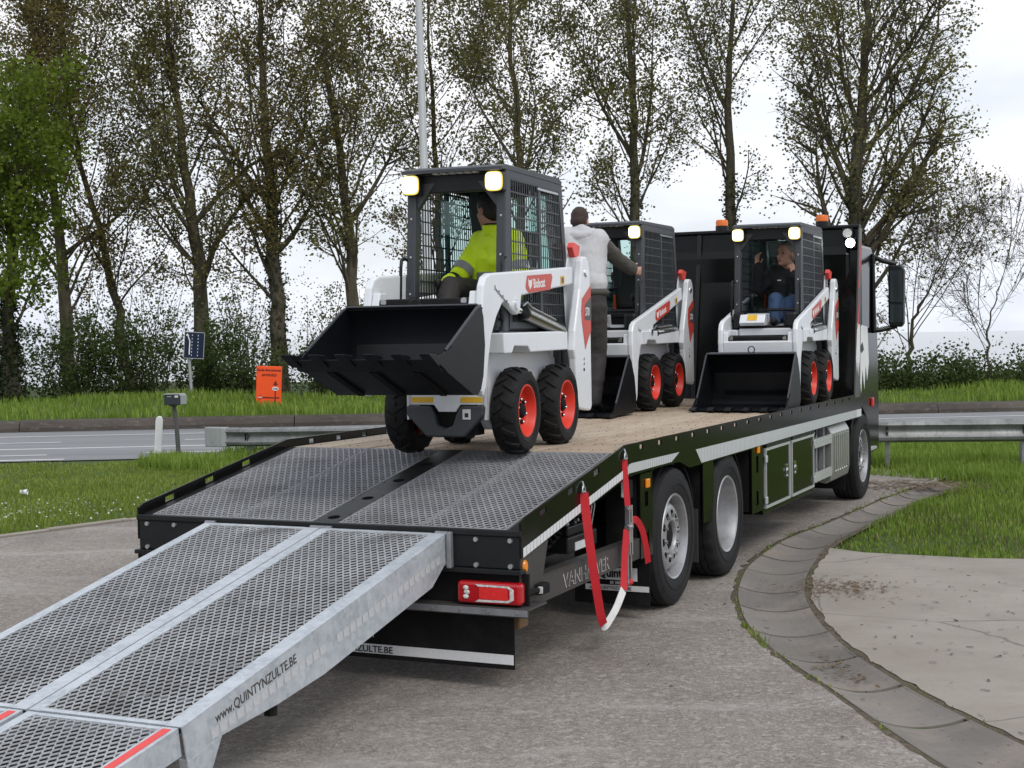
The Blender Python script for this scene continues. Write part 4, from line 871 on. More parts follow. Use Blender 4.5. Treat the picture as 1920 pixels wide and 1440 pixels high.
# rear mud flap with stripe
fl = O('mud_flap', MB().box(-1.2, 1.2, 0.055, 0.062, 0.115, 0.46), 'black_matt', truck)
O('flap_stripe', MB().box(-1.195, 1.195, 0.051, 0.0535, 0.142, 0.196), 'tape_white', fl)
text('flap_lettering', 'www.QUINTYNZULTE.BE', 0.052, 'decal_black', fl, (-0.16, 0.049, 0.150), (1, 0, 0), (0, 0, 1), bold=0.0008, sx=1.05)
text('flap_lettering', '09 388 77 81', 0.04, 'decal_white', fl, (0.12, 0.051, 0.235), (1, 0, 0), (0, 0, 1))
O('chock', MB().prism([(0.10, 0.33), (0.22, 0.33), (0.22, 0.42), (0.16, 0.45), (0.11, 0.42)], 'x', 1.15, 1.215), 'wood_block', truck, bevel=0.01)
# rear corner plates and lettered beam
for s in (1, -1):
    yz('corner_plate', [(0.02, 0.475), (0.16, 0.475), (0.32, 0.585), (0.41, 0.80), (0.02, 0.737)], *sorted((s * 1.250, s * 1.261)), 'dark_steel')
    bm_ = yz('side_beam', [(0.16, 0.44), (2.0, 0.447), (2.0, 0.572), (0.16, 0.585)], *sorted((s * 1.235, s * 1.249)), 'dark_steel')
    yz('beam_flange', [(0.33, 0.586), (2.0, 0.573), (2.0, 0.581), (0.33, 0.594)], *sorted((s * 1.17, s * 1.25)), 'dark_steel', bm_)
    mk = MB().lathe([(0.0001, 0.0), (0.022, 0.0), (0.026, -0.008), (0.026, -0.012)], 14, 'x'); mk.v = [(x * s + s * 1.2735, y, z * 1.35) for x, y, z in mk.v]
    O('marker_lamp', mk, 'amber', truck, loc=(0, 0.065, 0.685))
    ml = O('position_lamp', MB().box(*sorted((s * 1.25, s * 1.31)), 0.20, 0.31, 0.505, 0.565), 'black_matt', truck, bevel=0.01)
    O('lamp_lens', MB().box(*sorted((s * 1.285, s * 1.314)), 0.188, 0.198, 0.515, 0.555), 'lens_clear', ml, bevel=0.004)
    O('rubber_arm', MB().tube([(s * 1.25, 0.10, 0.52), (s * 1.28, 0.14, 0.535), (s * 1.285, 0.21, 0.535)], 0.018, 8), 'black_matt', truck, smooth=40)
    if s == 1: text('beam_lettering', 'VANHAEVER', 0.118, 'decal_grey', bm_, (1.2505, 0.66, 0.472), (0, 1, 0), (0, 0, 1), bold=0.003, sx=1.15); text('beam_lettering', 'VANHAEVER', 0.118, 'paper', bm_, (1.2498, 0.655, 0.468), (0, 1, 0), (0, 0, 1), bold=0.002, sx=1.15)
# control valve, levers, hoses
vb = O('valve_block', MB().box(0.95, 1.12, 1.05, 1.55, 0.60, 0.70).box(0.98, 1.10, 1.10, 1.50, 0.70, 0.76), 'black_satin', truck, bevel=0.01)
for i in range(6): O('spool', MB().cyl((1.05, 1.14 + i * 0.065, 0.755), (1.05, 1.14 + i * 0.065, 0.81), 0.017, n=8).cyl((1.05, 1.14 + i * 0.065, 0.79), (1.13, 1.14 + i * 0.065, 0.795), 0.011, n=8), 'steel_silver' if i % 2 else 'black_satin', vb, smooth=40)
for i in range(4): O('lever', MB().tube([(1.08, 1.42 + i * 0.045, 0.72), (1.10, 1.41 + i * 0.05, 0.84), (1.10, 1.40 + i * 0.052, 0.93)], 0.006, 6).cyl((1.10, 1.40 + i * 0.052, 0.92), (1.10, 1.398 + i * 0.052, 0.97), 0.011, n=8), 'steel_silver', vb, smooth=40)
O('valve_label', MB().box(1.121, 1.125, 1.16, 1.34, 0.61, 0.66), 'paper', vb)
for i in range(7):
    y = 0.75 + i * 0.05
    O('hose', MB().tube([(0.9, y, 0.95), (1.02 + 0.02 * (i % 3), y + 0.05, 0.80), (1.06, y + 0.12 + 0.02 * i, 0.66 + 0.02 * (i % 4)), (1.03, 1.10 + 0.03 * i, 0.70)], 0.012, 6), 'black_matt', truck, smooth=50)
yz('inner_bulkhead', [(0.3, 0.5), (2.1, 0.5), (2.1, 1.0), (1.4, 0.97), (0.3, 0.80)], 0.75, 0.77, 'black_matt')
wl = O('work_lamp', MB().box(1.19, 1.245, 1.80, 1.90, 0.86, 0.985), 'black_matt', truck, bevel=0.012); ll = MB()
for k in range(6): ll.ball((1.21 + 0.018 * (k % 2), 1.797, 0.885 + 0.034 * (k // 2)), 0.014, 0.006, 0.014)
O('lens', MB().box(1.197, 1.238, 1.793, 1.7995, 0.87, 0.975), 'lens_clear', wl, bevel=0.005)
# mudguard stays with slots
def stay(y0, y1, z0, z1, x, holes, amber):
    mb = MB(); ym = (y0 + y1) / 2; w = 0.035; e = [z0] + [q for h in holes for q in h] + [z1]
    mb.box(x - 0.012, x, y0, ym - w, z0, z1); mb.box(x - 0.012, x, ym + w, y1, z0, z1)
    for i in range(0, len(e), 2): mb.box(x - 0.012, x, ym - w, ym + w, e[i], e[i + 1])
    o = O('guard_stay', mb, 'black_paint', truck); O('stay_box', MB().box(x - 0.25, x - 0.03, y0 + 0.01, y1 - 0.01, z0 + 0.02, 1.0), 'black_matt', truck)
    if amber: O('marker_lamp', MB().box(x + 0.001, x + 0.018, ym - 0.035, ym + 0.035, 0.905, 0.965), 'amber', truck, bevel=0.006)
stay(2.00, 2.25, 0.44, 1.005, 1.258, ((0.50, 0.60), (0.78, 0.88)), True)
stay(3.44, 3.72, 0.50, 0.96, 1.258, (), False)
stay(4.86, 5.22, 0.40, 0.965, 1.258, ((0.46, 0.58), (0.74, 0.88)), True)
for yc, zb in ((3.33, 0.20), (2.12, 0.08)):
    pass
O('inner_flap', MB().box(0.95, 1.24, 3.35, 3.358, 0.22, 0.62), 'dark_steel', truck)
qf = O('mud_flap', MB().box(0.72, 1.262, 2.16, 2.167, 0.10, 0.62), 'black_matt', truck)
O('flap_stripe', MB().box(0.80, 1.258, 2.154, 2.157, 0.192, 0.230), 'tape_white', qf)
text('flap_lettering', 'www.QUINTYNZULTE.BE', 0.034, 'decal_black', qf, (0.83, 2.152, 0.199), (1, 0, 0), (0, 0, 1), sx=0.80)
pb = MB(); pb.prism([(0.89, 0.268), (1.175, 0.262), (1.175, 0.352), (0.89, 0.338)], 'y', 2.154, 2.157); O('logo_plate', pb, 'tape_white', qf)
text('flap_lettering', 'Quintyn', 0.082, 'decal_black', qf, (0.895, 2.152, 0.286), (1, 0, 0), (0, 0, 1), bold=0.003, sx=0.88)
text('flap_lettering', '09 388 77 81', 0.027, 'tape_white', qf, (0.98, 2.152, 0.238), (1, 0, 0), (0, 0, 1), bold=0.0006)
# fenders over the rear wheels
for s in (1, -1):
    for y in (2.7635, 4.1204):
        mb = MB(); A = [R(a) for a in range(20, 161, 10)]
        V = [(x, y + r * math.cos(a), 0.494 + r * math.sin(a)) for x in (s * 0.9, s * 1.23) for r in (0.545, 0.555) for a in A]; n_ = len(A)
        mb.add(V, [(i, i + 1, n_ * 2 + i + 1, n_ * 2 + i) for i in range(n_ - 1)] + [(n_ + i, n_ + i + 1, n_ * 3 + i + 1, n_ * 3 + i) for i in range(n_ - 1)] + [(n_ * 2 + i, n_ * 2 + i + 1, n_ * 3 + i + 1, n_ * 3 + i) for i in range(n_ - 1)])
        O('fender', mb, 'black_matt', truck, smooth=30)

# ---- wheels
TR = 0.494
def tyre_mesh(lug):
    n = 72; w = 0.148
    prof = [(0.300, -w + 0.01), (0.33, -w - 0.004), (0.40, -w - 0.012), (0.455, -w - 0.004), (0.482, -w + 0.012), (TR - 0.004, -w + 0.035)]
    for k in range(4):
        c = -0.078 + k * 0.052; prof += [(TR, c - 0.017 - 0.012), (TR, c - 0.006), (TR - 0.014, c - 0.005), (TR - 0.014, c + 0.005), (TR, c + 0.006)]
    prof += [(TR - 0.004, w - 0.035), (0.482, w - 0.012), (0.455, w + 0.004), (0.40, w + 0.012), (0.33, w + 0.004), (0.300, w - 0.01)]
    sh_ = {4, 5, 6, len(prof) - 5, len(prof) - 6, len(prof) - 7}
    rf = (lambda i, j: (-0.016 if (i in sh_ and j % 3 == 0) else 0)) if lug else (lambda i, j: (-0.004 if (i in sh_ and j % 2) else 0))
    mb = MB().lathe(prof, n, 'x', rf); mb.lathe([(0.372, w + 0.0155), (0.376, w + 0.0155), (0.378, w + 0.012)], 48, 'x'); mb.lathe([(0.44, w + 0.007), (0.443, w + 0.0085), (0.446, w + 0.005)], 48, 'x')
    return mb.mesh('tyre', 38)
TY = {0: tyre_mesh(False), 1: tyre_mesh(True)}
def disc(mb, r0, r1, h0, h1, holes, n=60, rings=5, lo=1, hi=3):
    per = n // holes
    prof = [(r0 + (r1 - r0) * i / rings, h0 + (h1 - h0) * i / rings) for i in range(rings + 1)]
    mb.lathe(prof, n, 'x', skip=lambda i, j: lo <= i <= hi and (j % per) < per // 2)
def rim_holes():                 # steel disc with hand holes, set forward (trailing axle, front)
    mb = MB(); mb.lathe([(0.305, 0.140), (0.300, 0.148), (0.288, 0.142), (0.278, 0.10), (0.270, -0.02), (0.262, -0.1)], 60, 'x')
    mb.lathe([(0.266, 0.035), (0.245, 0.075), (0.222, 0.105), (0.205, 0.112)], 60, 'x'); disc(mb, 0.205, 0.130, 0.112, 0.118, 10, lo=1, hi=2, rings=4)
    mb.lathe([(0.130, 0.118), (0.112, 0.118), (0.104, 0.10), (0.100, 0.03)], 60, 'x')
    return mb.mesh('rim', 35)
def rim_deep():                  # deep dish of a twin wheel
    mb = MB(); mb.lathe([(0.306, 0.142), (0.300, 0.150), (0.286, 0.143), (0.276, 0.11), (0.268, 0.06), (0.262, 0.0), (0.250, -0.06), (0.235, -0.085), (0.14, -0.09), (0.10, -0.085)], 60, 'x')
    return mb.mesh('rim', 35)
def nuts(rad, h, k=10):
    mb = MB()
    for i in range(k): a = 2 * math.pi * (i + 0.25) / k; mb.cyl((h, rad * math.cos(a), rad * math.sin(a)), (h + 0.022, rad * math.cos(a), rad * math.sin(a)), 0.013, n=6)
    return mb.mesh('wheel_nuts')
RM = {'h': rim_holes(), 'd': rim_deep()}; NU = nuts(0.150, 0.115)
hub_h = MB().lathe([(0.10, 0.04), (0.098, 0.085), (0.085, 0.10), (0.06, 0.105), (0.0001, 0.105)], 24, 'x').mesh('hub', 35)
hub_d = MB().lathe([(0.17, -0.085), (0.165, -0.04), (0.13, -0.02), (0.12, 0.03), (0.10, 0.04), (0.0001, 0.04)], 24, 'x').mesh('hub', 35)
for y, kind, lug in ((2.7635, 'h', 0), (4.1204, 'd', 1), (9.8376, 'h', 0)):
    for s in (1, -1):
        wh = empty('wheel'); wh.parent = truck; wh.location = (s * 1.105, y, TR)
        if s < 0: wh.rotation_euler = (0, 0, math.pi)
        link('tyre', TY[lug], 'truck_rubber', wh); link('rim', RM[kind], 'wheel_silver', wh)
        link('hub', hub_h if kind == 'h' else hub_d, 'black_matt' if kind == 'h' else 'wheel_silver', wh)
        if kind == 'h': o = link('wheel_nuts', NU, 'steel_silver', wh); o['kind'] = 'stuff'
        if kind == 'd': t2 = link('tyre', TY[1], 'truck_rubber', wh); t2.location = (-0.32, 0, 0)

# ---- tool boxes, side guards, tank
for s in (1, -1):
    X = lambda a, b: sorted((s * a, s * b))
    tb_ = O('toolbox', MB().box(*X(0.80, 1.240), 5.29, 7.27, 0.345, 0.985), 'black_paint', truck, bevel=0.006)
    for y0, y1, hy in ((5.33, 6.22, 6.10), (6.30, 7.23, 6.42)):
        d_ = O('toolbox_door', MB().box(*X(1.2415, 1.254), y0 + 0.02, y1 - 0.02, 0.42, 0.90), 'black_paint', truck, bevel=0.003)
        for q in ((y0, y1, 0.9005, 0.925), (y0, y1, 0.397, 0.4195), (y0, y0 + 0.0195, 0.42, 0.90), (y1 - 0.0195, y1, 0.42, 0.90)): O('door_trim', MB().box(*X(1.2415, 1.262), *q), 'alu', d_)
        O('door_cap', MB().box(*X(1.2415, 1.268), y0, y1, 0.930, 0.962), 'black_satin', d_, bevel=0.004)
        hd = MB(); hd.prism([(hy - 0.035, 0.60), (hy + 0.035, 0.60), (hy + 0.04, 0.72), (hy - 0.04, 0.72)], 'x', *X(1.2545, 1.262)); hd.cyl((s * 1.262, hy, 0.66), (s * 1.275, hy, 0.66), 0.026, n=10); hd.cyl((s * 1.262, hy, 0.615), (s * 1.27, hy, 0.615), 0.014, n=8); O('door_handle', hd, 'chrome', d_, smooth=40)
        yh = y0 - 0.006 if hy > (y0 + y1) / 2 else y1 + 0.006
        for z in (0.47, 0.83): O('hinge', MB().box(*X(1.2545, 1.272), yh - 0.03, yh + 0.03, z - 0.03, z + 0.03), 'alu', d_, bevel=0.004)
    for z0 in (0.77, 0.43):
        O('side_guard', MB().box(*X(1.225, 1.250), 7.32, 8.13, z0, z0 + 0.04).box(*X(1.225, 1.250), 7.32, 8.13, z0 + 0.045, z0 + 0.09).box(*X(1.22, 1.245), 7.322, 8.128, z0 + 0.002, z0 + 0.088), 'alu', truck)
    O('guard_post', MB().box(*X(1.16, 1.21), 7.55, 7.61, 0.40, 1.0).box(*X(1.16, 1.21), 7.90, 7.96, 0.40, 1.0), 'galv_dark', truck)
    O('air_tank', MB().cyl((s * 1.0, 7.35, 0.62), (s * 1.0, 8.05, 0.62), 0.13, n=20), 'black_matt', truck, smooth=40)
    wl = O('work_lamp', MB().lathe([(0.0001, 0.05), (0.06, 0.05), (0.068, 0.02), (0.068, -0.012), (0.058, -0.014), (0.0001, -0.010)], 20, 'y', c=(s * 1.19, 7.36, 0.925)), 'black_matt', truck, smooth=40)
    O('lens', MB().lathe([(0.056, -0.016), (0.04, -0.022), (0.0001, -0.024)], 18, 'y', c=(s * 1.19, 7.36, 0.925)), 'lens_clear', wl, smooth=40)
    tk_ = O('exhaust_box', MB().prism([(0.72, 0.42), (1.18, 0.335), (1.235, 0.37), (1.25, 0.45), (1.25, 0.86), (1.20, 0.945), (0.72, 0.955)], 'y', 8.15, 9.05, fn=lambda q: (s * q[0], q[1], q[2])), 'tank_alu', truck, bevel=0.012)
    for i in range(7): O('rib', MB().box(*X(1.2505, 1.262), 8.24 + i * 0.112, 8.29 + i * 0.112, 0.47, 0.84), 'tank_alu', tk_, bevel=0.005)
    for i in range(6): O('rivet', MB().lathe([(0.0001, 0.008), (0.011, 0.004), (0.013, 0)], 8, 'x', c=(1.2505, 8.32 + i * 0.112, 0.455)) if s > 0 else MB().box(-1.258, -1.2505, 8.31 + i * 0.112, 8.33 + i * 0.112, 0.445, 0.465), 'chrome', tk_)
    O('marker_lamp', MB().box(*X(1.20, 1.235), 8.36, 8.43, 0.90 + 0.05, 1.0), 'amber', truck, bevel=0.004)
    O('marker_lamp', MB().box(*X(1.19, 1.205), 9.17, 9.21, 0.50, 0.60), 'lens_red_bright', truck, bevel=0.004)
    O('front_flap', MB().box(*X(0.8, 1.18), 9.14, 9.16, 0.18, 0.95), 'black_matt', truck)

# ---- headboard
hbk = (9.62 - 9.28) / (3.12 - 1.15)
def hb(z): return 9.28 + hbk * (z - 1.15)
hd = O('headboard', MB().prism([(hb(1.13), 1.13), (hb(3.10), 3.10), (hb(3.10) + 0.05, 3.10), (hb(1.13) + 0.05, 1.13)], 'x', -1.262, 1.262), 'black_paint', truck)
for x in (-1.27, -0.62, -0.02, 0.60): 
    O('stiffener', MB().prism([(hb(1.14) - 0.035, 1.14), (hb(3.09) - 0.035, 3.09), (hb(3.09) - 0.002, 3.09), (hb(1.14) - 0.002, 1.14)], 'x', x, x + 0.05), 'black_satin', hd, bevel=0.004)
O('top_beam', MB().box(-1.275, 1.275, hb(3.10) - 0.05, hb(3.10) + 0.08, 3.102, 3.135), 'black_satin', hd, bevel=0.006)
for s in (1, -1):
    fe = yz('edge_post', [(hb(1.19) - 0.045, 1.19), (hb(3.10) - 0.045, 3.10), (hb(3.10) + 0.10, 3.10), (hb(2.4) + 0.14, 2.4), (hb(1.19) + 0.25, 1.19)], *sorted((s * 1.264, s * 1.279)), 'decal_grey', hd)
    for z0, z1 in ((2.40, 2.62), (2.66, 2.86), (1.95, 2.22)):
        yz('red_stripe', [(hb(z0) - 0.04, z0), (hb(z0) + 0.03, z0 + 0.04), (hb(z1) + 0.10, z1 + 0.12), (hb(z1) + 0.03, z1)], *sorted((s * 1.2795, s * 1.2815)), 'stripe_red', fe)
for x in (-0.337, 0.843):
    bc = O('beacon', MB().lathe([(0.075, 0.0), (0.075, 0.05), (0.07, 0.055)], 20, 'z', c=(x, hb(3.1) + 0.02, 3.135)), 'black_satin', truck, smooth=40)
    O('dome', MB().lathe([(0.07, 0.055), (0.072, 0.10), (0.062, 0.125), (0.0001, 0.128)], 20, 'z', c=(x, hb(3.1) + 0.02, 3.135)), 'beacon_amber', bc, smooth=40)
for x, z, lit in ((1.15, 3.035, 0), (1.185, 2.925, 1), (0.42, 2.83, 1)):
    b_ = O('work_lamp', MB().box(x - 0.06, x + 0.06, hb(z) - 0.075, hb(z) - 0.002, z - 0.06, z + 0.06), 'black_satin', truck, bevel=0.01)
    O('lens', MB().lathe([(0.052, hb(z) - 0.0765), (0.048, hb(z) - 0.084), (0.0001, hb(z) - 0.087)], 20, 'y', c=(x, 0, z)), 'lamp_cool' if lit else 'lens_clear', b_, smooth=40)

# ---- cab
arch = [(9.8376 + 0.60 * math.cos(R(a)), 0.494 + 0.60 * math.sin(R(a))) for a in range(10, 131, 12)]
cabp = [(9.50, 1.10), (9.52, 2.80), (9.62, 2.95), (10.9, 2.95), (11.1, 2.75), (11.28, 1.75), (11.32, 1.2), (11.32, 0.45), (10.46, 0.45)] + arch
cb = O('cab', MB().prism(cabp, 'x', -1.175, 1.175), 'black_paint', truck, bevel=0.05)
for s in (1, -1):
    X = lambda a, b: sorted((s * a, s * b))
    yz('side_window', [(10.05, 1.95), (10.07, 2.70), (10.82, 2.70), (11.06, 1.95)], *X(1.176, 1.180), 'dark_glass', cb)
    yz('door_seam', [(9.98, 1.15), (9.98, 2.78), (9.988, 2.78), (9.988, 1.15)], *X(1.176, 1.1785), 'black_matt', cb)
    yz('fender_lip', [(9.8376 + 0.62 * math.cos(R(a)), 0.494 + 0.62 * math.sin(R(a))) for a in range(8, 150, 8)] + [(9.8376 + 0.57 * math.cos(R(a)), 0.494 + 0.57 * math.sin(R(a))) for a in range(149, 8, -8)], *X(1.10, 1.215), 'black_satin', cb)
    g1 = [(9.56, 1.62), (9.58, 2.02), (9.70, 1.94), (9.82, 2.08), (9.98, 1.95), (10.2, 2.0), (10.55, 1.98), (10.62, 1.55), (10.50, 1.34), (10.42, 1.52), (10.32, 1.24), (10.22, 1.48), (10.12, 1.20), (10.04, 1.46), (9.94, 1.16), (9.86, 1.44), (9.77, 1.20), (9.70, 1.46), (9.63, 1.30)]
    yz('cat_graphic', g1, *X(1.1785, 1.1805), 'decal_white', cb)
    yz('cat_graphic', [(10.04, 1.74), (10.22, 1.80), (10.30, 1.71), (10.15, 1.67)], *X(1.181, 1.183), 'decal_black', cb); yz('cat_graphic', [(9.66, 1.72), (9.78, 1.78), (9.83, 1.69), (9.74, 1.65)], *X(1.181, 1.183), 'decal_black', cb)
    yz('cat_graphic', [(hb(1.5) - 0.03, 1.62), (hb(2.0) - 0.03, 2.02), (hb(2.0) + 0.12, 2.0), (hb(1.6) + 0.17, 1.5), (hb(1.6) + 0.12, 1.62), (hb(1.6) + 0.09, 1.42), (hb(1.6) + 0.04, 1.6), (hb(1.6), 1.46)], *X(1.2795, 1.2812), 'decal_white', hd)
    g2 = [(9.53, 2.0), (9.60, 2.75), (9.75, 2.75), (9.72, 2.05)]
    yz('white_graphic', g2, *X(1.1785, 1.1805), 'decal_white', cb)
    mr = O('mirror', MB().prism([(1.35, 2.02), (1.37, 1.985), (1.50, 1.97), (1.53, 2.02), (1.54, 2.66), (1.51, 2.72), (1.37, 2.73), (1.35, 2.69)], 'y', 10.98, 11.12, fn=lambda q: (s * q[0], q[1], q[2])), 'black_satin', truck, bevel=0.02)
    O('mirror_glass', MB().prism([(1.37, 2.28), (1.52, 2.27), (1.52, 2.66), (1.37, 2.66)], 'y', 10.972, 10.978, fn=lambda q: (s * q[0], q[1], q[2])), 'mirror_glass', mr)
    O('mirror_glass', MB().prism([(1.37, 2.03), (1.51, 2.03), (1.515, 2.24), (1.37, 2.25)], 'y', 10.972, 10.978, fn=lambda q: (s * q[0], q[1], q[2])), 'mirror_glass', mr)
    O('mirror_arm', MB().tube([(s * 1.17, 10.9, 2.84), (s * 1.28, 11.0, 2.78), (s * 1.44, 11.05, 2.74)], 0.03, 8).tube([(s * 1.17, 10.9, 1.93), (s * 1.26, 10.98, 1.94), (s * 1.44, 11.05, 1.985)], 0.03, 8).tube([(s * 1.19, 10.88, 2.84), (s * 1.2, 10.88, 1.93)], 0.022, 8), 'black_satin', mr, smooth=40)
    O('indicator', MB().box(*X(1.176, 1.20), 10.75, 10.85, 1.02, 1.12), 'lens_red_bright', cb, bevel=0.006)
    O('step_plate', MB().box(*X(1.10, 1.22), 10.5, 10.9, 0.50, 0.53), 'alu', cb)
O('windscreen', MB().add([(-1.05, 11.055, 2.72), (1.05, 11.055, 2.72), (1.05, 11.275, 1.80), (-1.05, 11.275, 1.80)], [(0, 1, 2, 3)]), 'dark_glass', cb, loc=(0, 0.06, 0))

# ============================================================ loading ramps
def ramp(label, X0, X1, text_on):
    rp_ = empty('loading_ramp', TRUCK @ Matrix.Translation((X0, -0.03, 0.857))); tag(rp_, label, 'ramp', 'pair of loading ramps')
    w = X1 - X0; top = Vector((0, 0, 0)); k1 = Vector((0, -2.37, -0.472)); l1 = k1.length; d1 = k1 / l1; n1 = Vector((0, -d1.z, d1.y)) * -1
    if n1.z < 0: n1 = -n1
    k2 = Vector((0, -2.20, -0.352)); l2 = k2.length; d2 = k2 / l2; n2 = Vector((0, d2.z, -d2.y)); n2 = n2 if n2.z > 0 else -n2
    m1 = oriented((0, 0, 0), (1, 0, 0), d1, n1); m2 = oriented(k1 + d1 * 0.012, (1, 0, 0), d2, n2)
    fl_, fr_ = 0.062, 0.088
    def chan(m, l, x0, x1, side, pts, name, mat='galvanised'):
        o = MB(); o.box(x0, x1, 0, l, -0.006, 0.0, m); xs = (x1 - 0.006, x1) if side > 0 else (x0, x0 + 0.006)
        o.prism([(0.0, -0.0065)] + pts + [(l, -0.0065)], 'x', *xs, fn=lambda q: m @ Vector(q)); return O(name, o, mat, rp_)
    P1 = [(0.0, -0.145), (0.215, -0.232), (1.35, -0.235), (1.75, -0.205), (2.19, -0.150), (l1, -0.150)]
    chan(m1, l1, 0, fl_, -1, P1, 'side_channel'); sc1 = chan(m1, l1, w - fr_, w, 1, P1, 'side_channel')
    P2 = [(0.0, -0.12), (1.6, -0.10), (l2, -0.03)]
    chan(m2, l2, 0.01, fl_, -1, P2, 'flap_channel'); chan(m2, l2, w - fr_, w - 0.01, 1, P2, 'flap_channel')
    O('end_bar', MB().box(fl_, w - fr_, 0.0, 0.03, -0.05, 0.001, m1), 'galvanised', rp_); O('end_bar', MB().box(fl_, w - fr_, l1 - 0.028, l1 - 0.002, -0.05, 0.001, m1), 'galvanised', rp_)
    O('flap_bar', MB().box(fl_, w - fr_, 0.004, 0.028, -0.05, 0.001, m2), 'galvanised', rp_)
    cb_ = MB()
    for i in range(6): cb_.box(fl_, w - fr_, 0.3 + i * 0.36, 0.335 + i * 0.36, -0.10, -0.035, m1)
    O('cross_bars', cb_, 'galv_dark', rp_, kind='stuff')
    for i in range(6):
        xx = fl_ + (w - fl_ - fr_) * (i + 0.5) / 6; O('hole_shade_bar', MB().box(xx - 0.003, xx + 0.003, 0.04, l1 - 0.04, -0.115, -0.012, m1), 'dark_steel', rp_); O('hole_shade_bar', MB().box(xx - 0.003, xx + 0.003, 0.04, l2 - 0.3, -0.085, -0.012, m2), 'dark_steel', rp_)  # added bars under the grating, so its holes look dark
    grate('grating', fl_, w - fr_, 0.03, l1 - 0.03, ((0, 0, 0), (1, 0, 0), d1, n1), 0.0435, 0.037, 0.0085, 0.005, 'galv_grate', rp_)
    o2 = k1 + d1 * 0.012; grate('grating', fl_, w - fr_, 0.03, l2 - 0.03, (o2, (1, 0, 0), d2, n2), 0.0435, 0.037, 0.0085, 0.005, 'galv_grate', rp_)
    O('red_marking', MB().box(w - fr_ + 0.018, w - 0.03, 0.02, l2 - 0.1, 0.0005, 0.0025, m2), 'stripe_red', rp_)
    lg = MB(); lg.prism([(2.16, -0.148), (l1 - 0.004, -0.148), (l1 - 0.004, -0.30), (2.38, -0.375), (2.30, -0.375), (2.27, -0.27)], 'x', w - 0.05, w - 0.0005, fn=lambda q: m1 @ Vector(q)); O('support_leg', lg, 'galvanised', rp_, bevel=0.006)
    lg = MB(); lg.prism([(2.16, -0.148), (l1 - 0.004, -0.148), (l1 - 0.004, -0.30), (2.38, -0.375), (2.30, -0.375), (2.27, -0.27)], 'x', 0.0005, 0.05, fn=lambda q: m1 @ Vector(q)); O('support_leg', lg, 'galvanised', rp_, bevel=0.006)
    for x in (0.03, w - 0.03):
        O('hinge', MB().cyl((x - 0.035, 0.012, -0.004), (x + 0.035, 0.012, -0.004), 0.016, n=12), 'galv_dark', rp_, smooth=40)
    O('bracket', MB().box(w + 0.006, w + 0.035, -0.01, 0.028, -0.19, 0.01).box(w - 0.03, w + 0.006, 0.0, 0.028, -0.18, -0.15), 'galv_dark', rp_, bevel=0.006)
    O('stop_pin', MB().cyl((w - 0.05, -1.66, -0.60), (w - 0.05, -1.66, -0.53), 0.03, n=10), 'black_matt', rp_)
    sqm = MB().add([(0, -0.026, -0.023), (0, 0.026, -0.023), (0, 0.026, 0.023), (0, -0.026, 0.023)], [(0, 1, 2, 3)]).mesh('marking_square')
    ang = math.atan2(n1.y, n1.z)
    for a, b, z in ((0.12, 1.19, -0.118), (1.34, 2.22, -0.118)):
        y = a
        while y < b:
            o = link('marking_square', sqm, 'ramp_tape', rp_, m1 @ Vector((w + 0.0012, y, z))); o.rotation_euler = (-ang, 0, 0); y += 0.0625
    if text_on: text('ramp_lettering', 'www.QUINTYNZULTE.BE', 0.062, 'decal_grey', rp_, m1 @ Vector((w + 0.0008, 2.20, -0.085)), -d1, n1, bold=0.0006, sx=0.92)
    return rp_
ramp('right galvanised ramp with website lettering on its outer side', 0.042, 0.834, True)
ramp('left galvanised ramp, lying side by side with the lettered one', -0.754, 0.032, False)

# ============================================================ ratchet strap
st = empty('ratchet_strap', TRUCK @ Matrix.Translation((1.30, 1.2, 0.6))); tag(st, 'red ratchet strap hanging in a loop from the truck side rail', 'strap')
def ribbon(name, pts, mat, wd, tw=None):
    P = resample3([Vector(p) for p in pts], 28); V = []
    for i, p in enumerate(P):
        d = (P[min(i + 1, len(P) - 1)] - P[max(i - 1, 0)]).normalized(); t = i / (len(P) - 1)
        a = tw[0] + (tw[1] - tw[0]) * t if tw else 0; n = Vector((math.cos(a), math.sin(a), 0)); u = d.cross(n).normalized(); n2 = u.cross(d)
        for q in (-1, 1):
            for e in (-0.0012, 0.0012): V.append(p + u * wd / 2 * q + n2 * e)
    mb = MB(); F = []
    for i in range(len(P) - 1):
        a, b = i * 4, i * 4 + 4
        for x, y in ((0, 1), (1, 3), (3, 2), (2, 0)): F.append((a + x, a + y, b + y, b + x))
    mb.add(V, F); return O(name, mb, mat, st, smooth=50)
def resample3(P, n):
    # Catmull-Rom
    out = []; k = len(P) - 1
    for i in range(n):
        f = i / (n - 1) * k; j = min(int(f), k - 1); t = f - j; p0, p1, p2, p3 = P[max(j - 1, 0)], P[j], P[j + 1], P[min(j + 2, k)]
        out.append(0.5 * ((2 * p1) + (p2 - p0) * t + (2 * p0 - 5 * p1 + 4 * p2 - p3) * t * t + (3 * p1 - p0 - 3 * p2 + p3) * t ** 3))
    return out
o0 = Vector((1.30, 1.2, 0.6)); q = lambda *a: Vector(a) - o0
ribbon('webbing', [q(1.292, 0.885, 1.0), q(1.30, 0.893, 0.90), q(1.315, 0.905, 0.72), q(1.33, 0.95, 0.48), q(1.335, 1.025, 0.26), q(1.335, 1.075, 0.182)], 'strap_red', 0.055, (-0.95, -0.75))
ribbon('webbing', [q(1.335, 1.075, 0.180), q(1.334, 1.10, 0.170), q(1.333, 1.16, 0.182), q(1.325, 1.33, 0.24), q(1.315, 1.49, 0.325)], 'strap_white', 0.055, (-0.75, -0.75))
